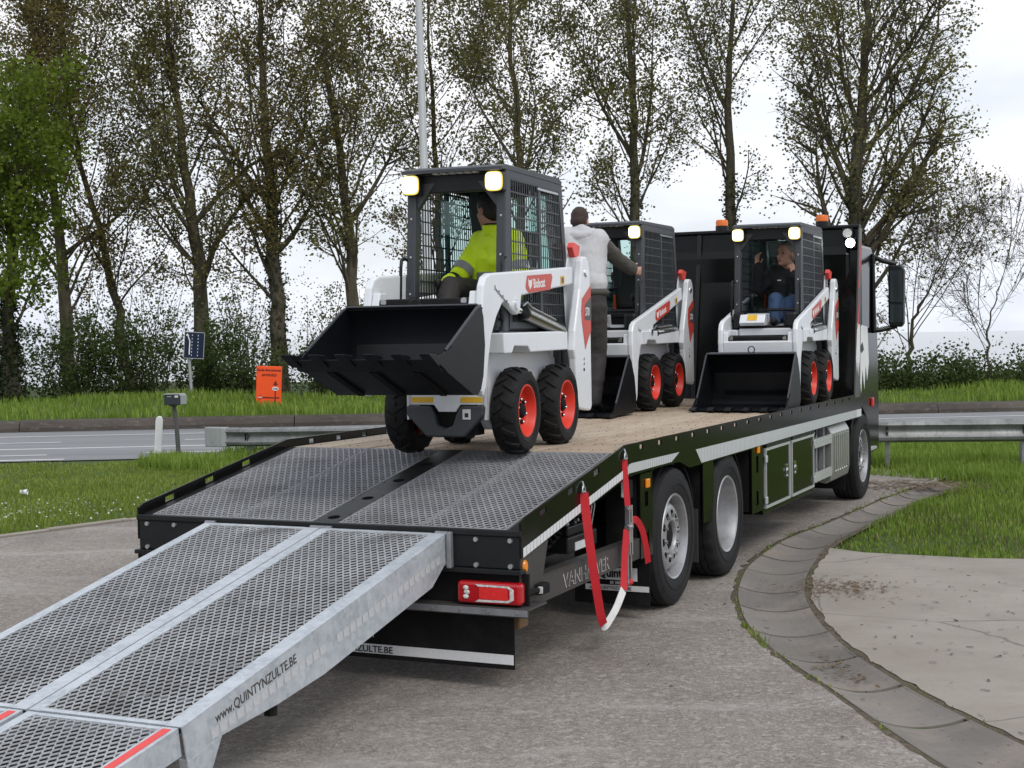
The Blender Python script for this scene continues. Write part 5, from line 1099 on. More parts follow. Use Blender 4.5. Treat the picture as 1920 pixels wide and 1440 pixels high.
ribbon('webbing', [q(1.315, 1.49, 0.325), q(1.305, 1.535, 0.42), q(1.30, 1.57, 0.55), q(1.298, 1.61, 0.69)], 'strap_red', 0.05, (-0.75, -0.6))
ribbon('webbing', [q(1.298, 1.645, 0.80), q(1.292, 1.635, 0.92), q(1.286, 1.63, 1.04), q(1.284, 1.625, 1.135)], 'strap_red', 0.045, (-0.6, -0.6))
ribbon('webbing', [q(1.31, 1.665, 0.735), q(1.325, 1.72, 0.74), q(1.335, 1.81, 0.66), q(1.335, 1.88, 0.54), q(1.33, 1.935, 0.43)], 'strap_red', 0.045, (-0.6, -0.7))
ribbon('care_tag', [q(1.291, 1.637, 0.98), q(1.2905, 1.640, 0.92), q(1.293, 1.642, 0.86)], 'tag_blue', 0.04, (-0.6, -0.6))
O('ratchet', MB().box(-0.018, 0.018, 0.42, 0.435, -0.08, 0.24).box(-0.018, 0.018, 0.465, 0.48, -0.08, 0.24).cyl((0.0, 0.415, 0.10), (0.0, 0.485, 0.10), 0.022, n=12).cyl((0.0, 0.415, 0.22), (0.0, 0.485, 0.22), 0.012, n=10).box(-0.010, 0.014, 0.436, 0.464, 0.0, 0.13), 'steel_silver', st, bevel=0.004)
O('ratchet_handle', MB().box(-0.012, 0.006, 0.412, 0.426, -0.26, 0.06).box(-0.012, 0.006, 0.474, 0.488, -0.26, 0.06).cyl((-0.004, 0.405, -0.255), (-0.004, 0.495, -0.255), 0.016, n=10), 'steel_silver', st, bevel=0.003)
O('handle_grip', MB().cyl((-0.004, 0.418, -0.256), (-0.004, 0.482, -0.256), 0.02, n=12), 'strap_red', st)
for y, z in ((0.885, 1.005), (1.625, 1.14)):
    O('hook', MB().tube([q(1.292, y - 0.02, z - 0.005), q(1.292, y - 0.02, z + 0.02), q(1.290, y, z + 0.04), q(1.280, y + 0.012, z + 0.058), q(1.266, y + 0.012, z + 0.06), q(1.256, y + 0.01, z + 0.05)], 0.006, 8).tube([q(1.292, y + 0.02, z - 0.005), q(1.292, y + 0.02, z + 0.02), q(1.290, y, z + 0.04)], 0.006, 8).cyl(q(1.292, y - 0.028, z), q(1.292, y + 0.028, z), 0.006, n=8), 'steel_silver', st, smooth=50)

# ============================================================ skid steer loaders
PVX, PVZ = -0.74, 1.22
SX = 1.10                                        # the machine is a little longer than its first layout
def loader_matrix(x, y, yaw, z=DZ, pitch=0.0):
    a = R(yaw); F0 = Vector((math.sin(a), -math.cos(a), 0)); Lf = Vector((math.cos(a), math.sin(a), 0)); p = R(pitch)
    F = F0 * math.cos(p) + Vector((0, 0, -math.sin(p))); U = F.cross(Lf)
    return TRUCK @ oriented((x, y, z), F, Lf, U)
# shared meshes
def l_tyre():
    n = 56; Rr, w = 0.283, 0.078
    prof = [(0.165, -w + 0.008), (0.19, -w - 0.006), (0.225, -w - 0.010), (0.250, -w - 0.004), (0.262, -w + 0.012), (Rr - 0.014, -w * 0.45), (Rr - 0.010, 0), (Rr - 0.014, w * 0.45), (0.262, w - 0.012), (0.250, w + 0.004), (0.225, w + 0.010), (0.19, w + 0.006), (0.165, w - 0.008)]
    mb = MB().lathe(prof, n, 'y'); K = 17
    for s in (-1, 1):
        for k in range(K):
            a0 = 2 * math.pi * (k + (0.5 if s > 0 else 0)) / K
            def P(r, y, a): return (r * math.cos(a), s * y, r * math.sin(a))
            rows = []
            for y, da, r1, r0 in ((-0.006, 0.16, Rr + 0.003, Rr - 0.02), (0.035, 0.07, Rr + 0.001, Rr - 0.02), (0.066, 0.0, Rr - 0.008, Rr - 0.03), (0.081, -0.005, Rr - 0.036, Rr - 0.05)):
                h = 0.098; rows.append([P(r0, y, a0 + da - h * 0.62), P(r1, y, a0 + da - h * 0.5), P(r1, y, a0 + da + h * 0.5), P(r0, y, a0 + da + h * 0.62)])
            V = [p for r in rows for p in r]; F = []
            for i in range(3): F += [(i * 4 + j, i * 4 + j + 1, i * 4 + j + 5, i * 4 + j + 4) for j in range(3)]
            F += [(0, 1, 2, 3), (15, 14, 13, 12)]; mb.add(V, F)
    mb.lathe([(0.20, w + 0.0085), (0.204, w + 0.0105), (0.208, w + 0.0085)], 40, 'y')
    return mb.mesh('tyre', 32)
def l_rim():
    mb = MB().lathe([(0.175, 0.062), (0.172, 0.078), (0.162, 0.078), (0.153, 0.062), (0.147, 0.040), (0.138, 0.020), (0.118, 0.012), (0.095, 0.018), (0.070, 0.022), (0.0001, 0.022)], 44, 'y')
    mb.lathe([(0.175, -0.066), (0.165, -0.07), (0.152, -0.05), (0.142, -0.02)], 44, 'y'); return mb.mesh('rim', 30)
def l_nuts():
    mb = MB().lathe([(0.050, 0.021), (0.047, 0.045), (0.034, 0.056), (0.0001, 0.058)], 16, 'y'); 
    for k in range(6): a = k * math.pi / 3 + 0.3; c = (0.076 * math.cos(a), 0.076 * math.sin(a)); mb.cyl((c[0], 0.018, c[1]), (c[0], 0.040, c[1]), 0.014, n=6)
    return mb.mesh('hub', 30)
LT, LR, LN = l_tyre(), l_rim(), l_nuts()
LNUT = MB()
for k in range(6): a = k * math.pi / 3 + 0.3; LNUT.ball((0.076 * math.cos(a), 0.042, 0.076 * math.sin(a)), 0.011, 0.009, 0.011, 8, 5)
LNUT = LNUT.mesh('wheel_nuts', 50)
def screen_mesh(s):
    mb = MB(); y0, y1 = sorted((s * 0.338, s * 0.343)); x0, x1, z0, z1 = -0.60, 0.36, 0.86, 1.755
    xb = lambda z: x0 - 0.02 - (1.755 - z) * 0.10           # rear edge slopes
    x = 0.345
    while x > -0.70:
        zt = z1; zb = z0
        if x < x0: zt = 1.755 - (x0 - 0.02 - x) / 0.10 if x < x0 - 0.02 else z1
        if zt > zb + 0.05: mb.box(x - 0.0045, x + 0.0045, y0, y1, zb, zt)
        x -= 0.040
    z = z0 + 0.05
    while z < z1: mb.box(xb(z), x1 - 0.005, y0 + 0.0008 * s, y1 + 0.0008 * s, z - 0.0045, z + 0.0045); z += 0.0765
    return mb.mesh('side_screen')
def raise_cab(me):
    for v in me.vertices:
        if v.co.x < 0: v.co.x *= 1 - 0.13 * min(1, max(0, (v.co.z - 0.8) / 0.7))
        if v.co.z > 1.0: v.co.z += (v.co.z - 1.0) * 0.05
LSC = {1: screen_mesh(1), -1: screen_mesh(-1)}

for _m in LSC.values(): raise_cab(_m)
def build_loader(label, mtx, lift, tilt, heel, wheel_phase=0.0):
    """lift: degrees the arms are below the raised reference pose; tilt: bucket roll-back"""
    rt_ = empty('skid_loader', mtx @ Matrix.Diagonal((SX, 1, 1, 1))); tag(rt_, label, 'loader', 'white skid steer loaders on the truck deck')
    cl, sl_ = math.cos(R(lift)), math.sin(R(lift))
    def A(q):                                            # arm frame -> loader frame
        dx, dz = q[0] - PVX, q[2] - PVZ; return (PVX + dx * cl + dz * sl_, q[1], PVZ - dx * sl_ + dz * cl)
    # ---- lower body
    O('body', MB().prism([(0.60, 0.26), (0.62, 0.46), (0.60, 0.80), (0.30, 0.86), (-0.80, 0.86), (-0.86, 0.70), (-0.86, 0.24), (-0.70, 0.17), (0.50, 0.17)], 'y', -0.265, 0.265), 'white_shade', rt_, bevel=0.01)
    fp = O('front_plate', MB().prism([(-0.275, 0.335), (-0.09, 0.335), (-0.06, 0.29), (0.06, 0.29), (0.09, 0.335), (0.275, 0.335), (0.275, 0.46), (-0.275, 0.46)], 'x', 0.612, 0.628, fn=lambda q: q), 'white_paint', rt_, bevel=0.004)
    for s in (-1, 1): O('warning_label', MB().box(0.6285, 0.6305, s * 0.17 - 0.075, s * 0.17 + 0.075, 0.35, 0.385), 'label_yellow', fp)
    bg_ = MB().prism([(-0.27, 0.33), (-0.11, 0.328), (-0.075, 0.27), (-0.055, 0.205), (0.0, 0.185), (0.055, 0.205), (0.075, 0.27), (0.11, 0.328), (0.27, 0.33), (0.265, 0.27), (0.13, 0.13), (-0.13, 0.13), (-0.265, 0.27)], 'x', 0.614, 0.668); O('belly_guard', bg_, 'cab_grey', rt_, bevel=0.012)
    O('belly_core', MB().box(0.50, 0.612, -0.20, 0.20, 0.14, 0.34), 'black_matt', rt_)
    O('data_plate', MB().box(0.6685, 0.6705, 0.125, 0.18, 0.245, 0.31), 'paper', rt_); O('data_print', MB().box(0.6708, 0.6716, 0.14, 0.165, 0.258, 0.285), 'decal_black', rt_)
    O('engine_cover', MB().prism([(-0.60, 0.40), (-0.60, 1.16), (-0.76, 1.14), (-0.90, 0.98), (-0.93, 0.40)], 'y', -0.33, 0.33), 'cab_grey', rt_, bevel=0.02)
    for s in (-1, 1):
        Ys = lambda a, b: sorted((s * a, s * b))
        O('fender', MB().prism([(0.68, 0.79), (-0.50, 0.80), (-0.50, 0.668), (0.22, 0.662), (0.26, 0.70), (0.50, 0.705), (0.54, 0.66), (0.66, 0.66)], 'y', *Ys(0.27, 0.415)), 'white_paint', rt_, bevel=0.008)
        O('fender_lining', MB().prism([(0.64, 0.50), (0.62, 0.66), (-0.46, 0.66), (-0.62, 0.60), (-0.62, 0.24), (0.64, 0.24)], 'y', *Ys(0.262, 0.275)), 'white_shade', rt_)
        O('side_tank', MB().box(-0.45, 0.60, *Ys(0.20, 0.33), 0.802, 0.97), 'black_satin', rt_, bevel=0.03)
        up = O('upright', MB().prism([(-0.58, 0.25), (-0.66, 0.235), (-0.845, 0.215), (-0.875, 0.25), (-0.862, 1.24), (-0.83, 1.31), (-0.79, 1.338), (-0.72, 1.338), (-0.685, 1.30), (-0.665, 1.20), (-0.640, 1.10), (-0.52, 0.80), (-0.50, 0.665), (-0.53, 0.60)], 'y', *Ys(0.405, 0.462)), 'white_paint', rt_, bevel=0.012)
        O('upright_inner', MB().prism([(-0.66, 0.80), (-0.86, 0.80), (-0.85, 1.34), (-0.74, 1.38), (-0.68, 1.30), (-0.62, 1.10)], 'y', *Ys(0.335, 0.352)), 'white_paint', rt_, bevel=0.006)
        O('arm_stop', MB().prism([(-0.72, 1.33), (-0.66, 1.40), (-0.70, 1.44), (-0.84, 1.42), (-0.80, 1.345)], 'y', *Ys(0.355, 0.40)), 'red_plastic', rt_, bevel=0.006)
        O('pivot_pin', MB().lathe([(0.0001, 0.012), (0.022, 0.012), (0.03, 0.005), (0.032, 0)], 14, 'y', c=(PVX - 0.02, 0, PVZ)) if s > 0 else MB().lathe([(0.0001, -0.012), (0.022, -0.012), (0.032, 0)], 14, 'y', c=(PVX - 0.02, 0, PVZ)), 'chrome', rt_, loc=(0, s * 0.4625, 0), smooth=40)
        for z in (0.52, 0.565, 0.60): O('bolt', MB().lathe([(0.0001, s * 0.006), (0.011, s * 0.004), (0.012, 0)], 8, 'y', c=(-0.70 - (z - 0.5) * 0.05, s * 0.4625, z)), 'black_matt' if z < 0.53 else 'steel_silver', rt_)
        # model decal on the upright
        dm = MB().prism([(-0.862, 1.13), (-0.675, 1.03), (-0.655, 0.94), (-0.668, 0.86), (-0.735, 0.665), (-0.80, 0.74), (-0.865, 0.80), (-0.866, 0.87), (-0.868, 1.06)], 'y', s * 0.4632, s * 0.4645); de = O('model_decal', dm, 'badge_red', up)
        O('decal_panel', MB().prism([(-0.868, 1.05), (-0.735, 0.985), (-0.725, 0.88), (-0.868, 0.875)], 'y', s * 0.4646, s * 0.4658), 'decal_grey', de)
        text('model_lettering', 'S70', 0.085, 'decal_white', de, (-0.735 if s > 0 else -0.862, s * 0.4662, 0.91), (-s, 0, 0), (0, 0, 1), bold=0.001, shear=0.12, sx=0.72)
        # ---- lift arm
        ap = [(-0.66, 1.262), (0.84, 1.158), (0.905, 1.135), (0.945, 1.08), (0.975, 0.95), (0.995, 0.70), (0.995, 0.44), (0.965, 0.40), (0.925, 0.47), (0.885, 0.62), (0.835, 0.77), (0.75, 0.89), (0.655, 0.975), (0.60, 0.985), (0.50, 0.945), (0.40, 0.905), (0.355, 0.93), (0.33, 1.03), (-0.66, 1.135)]
        arm = O('lift_arm', MB().prism(ap, 'y', *Ys(0.352, 0.402), fn=A), 'white_paint', rt_, bevel=0.012)
        O('arm_front', MB().prism([(0.93, 1.05), (0.96, 0.95), (0.98, 0.70), (0.98, 0.46), (0.93, 0.48), (0.89, 0.63), (0.86, 0.75), (0.84, 1.05)], 'y', *Ys(0.30, 0.3515), fn=A), 'white_paint', arm, bevel=0.008)
        bp = O('arm_badge', MB().prism([(0.235, 1.165), (-0.215, 1.195), (-0.235, 1.17), (-0.19, 1.085), (0.21, 1.053), (0.255, 1.075), (0.262, 1.10)], 'y', s * 0.4032, s * 0.4045, fn=A), 'badge_red', arm)
        o_ = A((0.125 if s > 0 else -0.16, s * 0.4049, 1.087)); rr_ = Vector(A((-s, 0, 0.078 * s))) - Vector(A((0, 0, 0)))
        uu = Vector(A((0, 0, 1))) - Vector(A((0, 0, 0)))
        text('arm_lettering', 'Bobcat', 0.085, 'decal_white', bp, o_, rr_, uu, bold=0.002, sx=0.9)
        hx = 0.185 if s > 0 else -0.195
        O('cat_emblem', MB().prism([(hx + 0.035, 1.150), (hx + 0.018, 1.135), (hx - 0.018, 1.137), (hx - 0.035, 1.152), (hx - 0.03, 1.105), (hx - 0.012, 1.085), (hx, 1.075), (hx + 0.012, 1.083), (hx + 0.03, 1.10)], 'y', s * 0.4048, s * 0.4058, fn=A), 'decal_white', bp)
        O('warning_label', MB().prism([(-0.40, 1.185), (-0.475, 1.19), (-0.475, 1.13), (-0.40, 1.125)], 'y', s * 0.4032, s * 0.4045, fn=A), 'label_yellow', arm)
        O('label_print', MB().prism([(-0.415, 1.175), (-0.46, 1.178), (-0.46, 1.14), (-0.415, 1.137)], 'y', s * 0.4046, s * 0.4052, fn=A), 'wood_block', arm)
        # dealer lettering, too small to read in the picture
        dl = MB(); xs = 0.78
        for k in range(11): h = 0.018 + 0.012 * ((k * 5) % 3 == 0); dl.box(xs - 0.012, xs, *Ys(0.4032, 0.404), 1.055 - k * 0.0095, 1.055 - k * 0.0095 + h); xs -= 0.021
        dl.v = [A(v) for v in dl.v]; O('dealer_mark', dl, 'decal_grey', arm, kind='stuff')
        pa = A((0.43, s * 0.375, 0.955)); pb_ = (-0.47, s * 0.375, 0.80); va, vb = Vector(pa), Vector(pb_)
        O('arm_pin', MB().cyl((pa[0], s * 0.40, pa[2] + 0.02), (pa[0], s * 0.418, pa[2] + 0.02), 0.034, n=16), 'chrome', arm, smooth=40)
        cyl = O('lift_cylinder', MB().cyl(vb, vb + (va - vb) * 0.78, 0.042, n=18), 'cylinder_steel', rt_, smooth=40)
        O('rod', MB().cyl(vb + (va - vb) * 0.78, va, 0.022, n=12), 'chrome', cyl, smooth=40); O('gland', MB().cyl(vb + (va - vb) * 0.765, vb + (va - vb) * 0.80, 0.048, n=18), 'black_satin', cyl, smooth=40)
        O('feed_pipe', MB().tube([vb + (va - vb) * 0.15 + Vector((0, s * 0.01, 0.055)), vb + (va - vb) * 0.65 + Vector((0, s * 0.01, 0.055)), vb + (va - vb) * 0.74 + Vector((0, s * 0.01, 0.075)), vb + (va - vb) * 0.80 + Vector((0, 0, 0.04))], 0.008, 8), 'steel_silver', cyl, smooth=40)
        # hoses near the foot of the arm
        O('hose', MB().tube([A((0.80, s * 0.29, 0.98)), A((0.72, s * 0.30, 0.86)), (0.55, s * 0.30, 0.78), (0.42, s * 0.28, 0.82)], 0.014, 7), 'black_matt', rt_, smooth=50)
        for k in range(2): O('coupler', MB().cyl(A((0.86, s * 0.27, 0.93 + k * 0.06)), A((0.95, s * 0.27, 0.93 + k * 0.06)), 0.02, n=12), 'steel_silver', rt_, smooth=40)
    # cross member between the arms
    O('cross_member', MB().prism([(0.89, 0.975), (0.965, 0.965), (0.975, 0.82), (0.90, 0.80)], 'y', -0.352, 0.352, fn=A), 'white_paint', rt_, bevel=0.012)
    O('rubber_step', MB().prism([(0.86, 1.012), (0.945, 1.006), (0.952, 0.966), (0.87, 0.972)], 'y', -0.30, 0.30, fn=A), 'black_matt', rt_, bevel=0.008)
    # ---- cab
    for s in (-1, 1):
        Ys = lambda a, b: sorted((s * a, s * b))
        pl = O('front_pillar', MB().prism([(0.50, 0.80), (0.43, 1.82), (0.36, 1.82), (0.42, 0.80)], 'y', *Ys(0.282, 0.346)), 'cab_grey', rt_, bevel=0.008)
        for z in (1.05, 1.28, 1.52): O('pillar_bolt', MB().ball((0.505 - (z - 0.8) * 0.0766, s * 0.315, z), 0.007, 0.009, 0.009, 8, 5), 'steel_silver', pl)
        O('gusset', MB().prism([(s * 0.28, 1.74), (s * 0.15, 1.74), (s * 0.28, 1.58)], 'x', 0.385, 0.43), 'cab_grey', rt_)
        sfm = MB()
        for pl_ in ([(0.40, 0.82), (0.361, 0.82), (0.361, 1.83), (0.40, 1.83)], [(0.36, 1.755), (-0.621, 1.755), (-0.628, 1.83), (0.36, 1.83)], [(0.36, 0.82), (-0.714, 0.82), (-0.71, 0.86), (0.36, 0.86)], [(-0.629, 1.83), (-0.622, 1.756), (-0.715, 0.82), (-0.765, 0.82), (-0.69, 1.83)]): sfm.prism(pl_, 'y', *Ys(0.330, 0.345))
        O('screen_frame', sfm, 'cab_grey', rt_)
        link('side_screen', LSC[s], 'cab_grey', rt_)
        O('screen_stile', MB().box(-0.20, -0.155, *Ys(0.328, 0.348), 0.861, 1.754), 'cab_grey', rt_, bevel=0.003)
        O('screen_latch', MB().box(-0.58, -0.12, *Ys(0.3485, 0.356), 1.725, 1.74), 'steel_silver', rt_)
        O('side_window', MB().add([(-0.02, s * 0.32, 0.88), (-0.02, s * 0.32, 1.73), (-0.60, s * 0.32, 1.73), (-0.68, s * 0.32, 0.88)], [(0, 1, 2, 3)]), 'tint_glass', rt_)
        O('rear_pillar', MB().prism([(-0.64, 0.80), (-0.58, 1.80), (-0.66, 1.83), (-0.80, 0.80)], 'y', *Ys(0.25, 0.328)), 'cab_grey', rt_, bevel=0.006)
        lm = O('work_lamp', MB().box(0.425, 0.50, s * 0.292 - 0.058, s * 0.292 + 0.058, 1.665, 1.785), 'black_satin', rt_, bevel=0.012)
        def sup(r, k=14): return [(s * 0.292 + r * math.copysign(abs(math.cos(t)) ** 0.55, math.cos(t)), 1.726 + r * math.copysign(abs(math.sin(t)) ** 0.55, math.sin(t))) for t in [2 * math.pi * (i_ + 0.5) / (2 * k) for i_ in range(2 * k)]]
        O('halo_rim', MB().prism(sup(0.060), 'x', 0.5003, 0.508), 'lamp_halo', lm)  # glowing ring stands in for the yellow halo round the lamp
        O('lamp_lens', MB().prism(sup(0.050), 'x', 0.5085, 0.519), 'lamp_lit', lm)
        O('grab_bar', MB().tube([(0.50, s * 0.345, 0.88), (0.545, s * 0.352, 0.88), (0.56, s * 0.352, 0.92), (0.54, s * 0.352, 1.22), (0.53, s * 0.352, 1.27), (0.50, s * 0.35, 1.29), (0.462, s * 0.346, 1.28)], 0.011, 8), 'black_satin', rt_, smooth=50)
        O('control_lever', MB().tube([(0.22, s * 0.20, 0.78), (0.28, s * 0.20, 1.0), (0.30, s * 0.20, 1.10)], 0.012, 8).ball((0.305, s * 0.20, 1.13), 0.024, 0.024, 0.04), 'black_satin', rt_, smooth=50)
    rf = O('roof', MB().prism([(0.50, 1.795), (0.50, 1.812), (0.44, 1.835), (-0.60, 1.845), (-0.68, 1.83), (-0.68, 1.80), (0.44, 1.80)], 'y', -0.348, 0.348), 'cab_grey', rt_, bevel=0.006)
    O('roof_visor', MB().box(0.50, 0.512, -0.352, 0.352, 1.792, 1.816), 'cab_grey', rf, bevel=0.004)
    for k in range(6): O('roof_slot', MB().box(0.42, 0.47, -0.15 + k * 0.055, -0.115 + k * 0.055, 1.790, 1.7985), 'paper', rf)
    O('header', MB().box(0.355, 0.425, -0.281, 0.281, 1.68, 1.79), 'black_satin', rt_, bevel=0.006)
    O('rear_frame', MB().prism([(-0.66, 1.80), (-0.62, 1.80), (-0.625, 1.73), (-0.665, 1.73)], 'y', -0.25, 0.25), 'black_satin', rt_)
    O('rear_window', MB().add([(-0.645, -0.25, 1.73), (-0.645, 0.25, 1.73), (-0.70, 0.25, 1.17), (-0.70, -0.25, 1.17)], [(0, 1, 2, 3)]), 'tint_glass', rt_)
    O('cab_floor', MB().box(-0.60, 0.58, -0.30, 0.30, 0.805, 0.83), 'black_matt', rt_)
    O('cab_back', MB().prism([(-0.72, 0.80), (-0.68, 0.80), (-0.66, 1.17), (-0.71, 1.17)], 'y', -0.25, 0.25), 'black_matt', rt_)
    O('seat_base', MB().box(-0.48, 0.04, -0.20, 0.20, 0.83, 0.93), 'black_matt', rt_)
    O('seat_cushion', MB().box(-0.46, 0.06, -0.21, 0.21, 0.932, 1.02), 'seat_black', rt_, bevel=0.035)
    sbk = O('seat_back', MB().prism([(-0.36, 0.99), (-0.30, 1.05), (-0.42, 1.50), (-0.48, 1.52), (-0.54, 1.49), (-0.46, 0.98)], 'y', -0.20, 0.20), 'seat_black', rt_, bevel=0.03)
    O('lap_bar', MB().tube([(-0.40, -0.235, 1.25), (-0.1, -0.235, 1.22), (0.10, -0.225, 1.16), (0.14, -0.18, 1.14)], 0.015, 8), 'black_satin', rt_, smooth=50)
    O('seat_belt', MB().box(-0.32, -0.25, -0.213, -0.208, 0.95, 1.18), 'orange_strap', rt_)
    fb = O('foot_box', MB().prism([(0.40, 0.831), (0.62, 0.831), (0.655, 0.86), (0.60, 0.945), (0.42, 0.96)], 'y', -0.25, 0.01), 'white_paint', rt_, bevel=0.008)
    O('warning_label', MB().add([(0.6425, -0.17, 0.885), (0.6425, -0.07, 0.885), (0.604, -0.07, 0.943), (0.604, -0.17, 0.943)], [(0, 1, 2, 3)]), 'label_yellow', fb)
    O('foot_rail', MB().cyl((0.55, 0.02, 0.99), (0.55, 0.30, 0.99), 0.016, n=10), 'black_satin', rt_, smooth=40)
    CABN = ('front_pillar', 'pillar_bolt', 'gusset', 'screen_frame', 'screen_stile', 'screen_latch', 'side_window', 'rear_pillar', 'work_lamp', 'lamp_lens', 'halo_rim', 'roof', 'header', 'rear_frame', 'rear_window')
    for o in rt_.children_recursive:
        if o.name.split('.')[0] in CABN or o.name.startswith('roof'): raise_cab(o.data)
    # ---- wheels
    for x in (0.38, -0.38):
        for s in (-1, 1):
            w_ = empty('wheel'); w_.parent = rt_; w_.location = (x, s * 0.372, 0.285); w_.rotation_euler = (0, 0, 0 if s > 0 else math.pi); w_.scale = (1 / SX, 1, 1)
            link('tyre', LT, 'rubber', w_); link('rim', LR, 'rim_red', w_); link('hub', LN, 'black_matt', w_); o = link('wheel_nuts', LNUT, 'chrome', w_); o['kind'] = 'stuff'
        O('axle_tube', MB().cyl((x, -0.34, 0.285), (x, 0.34, 0.285), 0.06, n=12), 'black_matt', rt_, smooth=40)
    # ---- bucket
    ct, st_ = math.cos(R(tilt)), math.sin(R(tilt))
    def Bk(q): return (heel[0] + q[0] * ct - q[2] * st_, q[1] - 0.018, heel[1] + q[0] * st_ + q[2] * ct)
    for s in (-1, 1): O('tilt_cylinder', MB().cyl(A((0.90, s * 0.22, 0.93)), Bk((-0.07, s * 0.22, 0.16)), 0.03, n=12), 'black_satin', rt_, smooth=40)
    BW = 0.436; out = [(0.60, 0.0), (0.08, 0.0), (0.02, 0.02), (-0.015, 0.07), (-0.02, 0.16), (0.02, 0.34), (0.10, 0.49), (0.15, 0.53)]
    t_ = 0.012; inn = [(0.60, t_), (0.085, t_), (0.03, 0.03), (-0.002, 0.075), (-0.007, 0.16), (0.032, 0.335), (0.11, 0.482), (0.155, 0.518)]
    bk = O('bucket', MB().prism(out + inn[::-1], 'y', -BW, BW, fn=Bk), 'bucket_paint', rt_, smooth=30)
    side = [(0.60, 0.0), (0.08, 0.0), (0.02, 0.02), (-0.015, 0.07), (-0.02, 0.16), (0.02, 0.34), (0.10, 0.49), (0.155, 0.54), (0.205, 0.50), (0.52, 0.11), (0.56, 0.06), (0.60, 0.045)]
    for s in (-1, 1):
        O('side_plate', MB().prism(side, 'y', *sorted((s * BW, s * (BW + 0.014))), fn=Bk), 'bucket_paint', bk, bevel=0.003)
        O('side_cutter', MB().prism([(0.50, 0.0), (0.625, 0.0), (0.625, 0.035), (0.53, 0.10), (0.47, 0.16), (0.44, 0.13)], 'y', *sorted((s * (BW + 0.0145), s * (BW + 0.024))), fn=Bk), 'bucket_paint', bk)
        O('edge_bead', MB().tube([Bk((0.155, s * (BW + 0.007), 0.542)), Bk((0.205, s * (BW + 0.007), 0.505)), Bk((0.52, s * (BW + 0.007), 0.113))], 0.009, 6), 'cab_grey', bk)
    O('cutting_edge', MB().prism([(0.52, -0.014), (0.67, 0.0), (0.67, 0.006), (0.52, 0.0135)], 'y', -BW - 0.012, BW + 0.012, fn=Bk), 'bucket_paint', bk)
    O('top_flange', MB().prism([(0.10, 0.532), (0.19, 0.530), (0.19, 0.542), (0.10, 0.552)], 'y', -BW, BW, fn=Bk), 'cab_grey', bk, bevel=0.003)
    for k in range(6):
        y = -0.43 + k * 0.172; O('tooth', MB().prism([(0.60, 0.030), (0.60, -0.018), (0.74, 0.0), (0.745, 0.008), (0.66, 0.034)], 'y', y - 0.032, y + 0.032, fn=Bk), 'bucket_paint', bk, bevel=0.003)
    for y in (-0.27, 0.0, 0.27): O('skid_bar', MB().prism([(0.10, -0.014), (0.50, -0.014), (0.50, -0.001), (0.10, -0.001)], 'y', y - 0.02, y + 0.02, fn=Bk), 'black_matt', bk)
    O('back_shelf', MB().prism([(0.02, 0.13), (0.035, 0.13), (0.05, 0.17), (0.035, 0.175)], 'y', -0.30, 0.40, fn=Bk), 'bucket_paint', bk)
    O('lift_eye', MB().lathe([(0.028, -0.008), (0.036, -0.008), (0.036, 0.008), (0.028, 0.008), (0.028, -0.008)], 18, 'x'), 'black_satin', bk, loc=Bk((0.14, 0.0, 0.575)), smooth=40)
    O('attach_plate', MB().prism([(-0.022, 0.05), (-0.05, 0.06), (0.03, 0.44), (0.055, 0.43)], 'y', -0.40, 0.40, fn=Bk), 'black_satin', rt_)
    return rt_
L1M = loader_matrix(0.185, 1.907, 3.8, 1.163, 0.0); L2M = loader_matrix(-0.622, 7.0, 1.5); L3M = loader_matrix(0.69, 8.15, 1.5)
build_loader('white loader nearest the camera with bucket raised, rolling onto the ramp', L1M, 0.0, 22, (1.115, 0.395))
build_loader('white loader in the middle with no one in its seat, bucket down', L2M, 10.0, 0, (0.92, 0.018))
build_loader('white loader parked by the headboard with a man in black seated inside', L3M, 10.0, 0, (0.92, 0.018))

# ============================================================ people
def capsule(mb, p0, r0, p1, r1, n=12):
    p0, p1 = Vector(p0), Vector(p1); mb.ball(p0, r0, r0, r0, n, 8); mb.ball(p1, r1, r1, r1, n, 8)
    if (p1 - p0).length > 1e-4: mb.tube([p0, p1], [r0, r1], n)
def remesh(name, mb, vox, mat, parent, smooth_it=6, wrinkle=0.0, wsize=0.07):
    me = bpy.data.meshes.new(name); me.from_pydata([tuple(v) for v in mb.v], [], mb.f); ob = bpy.data.objects.new(name, me); col.objects.link(ob)
    m = ob.modifiers.new('r', 'REMESH'); m.mode = 'VOXEL'; m.voxel_size = vox
    m = ob.modifiers.new('s', 'SMOOTH'); m.factor = 0.5; m.iterations = smooth_it
    if wrinkle:
        tx = bpy.data.textures.new(name, 'CLOUDS'); tx.noise_scale = wsize; tx.noise_depth = 2
        d = ob.modifiers.new('d', 'DISPLACE'); d.texture = tx; d.strength = wrinkle; d.mid_level = 0.5
    dg = bpy.context.evaluated_depsgraph_get(); me2 = bpy.data.meshes.new_from_object(ob.evaluated_get(dg)); bpy.data.objects.remove(ob); bpy.data.meshes.remove(me)
    me2.name = name; me2.shade_smooth(); me2.materials.clear()
    return link(name, me2, mat, parent)
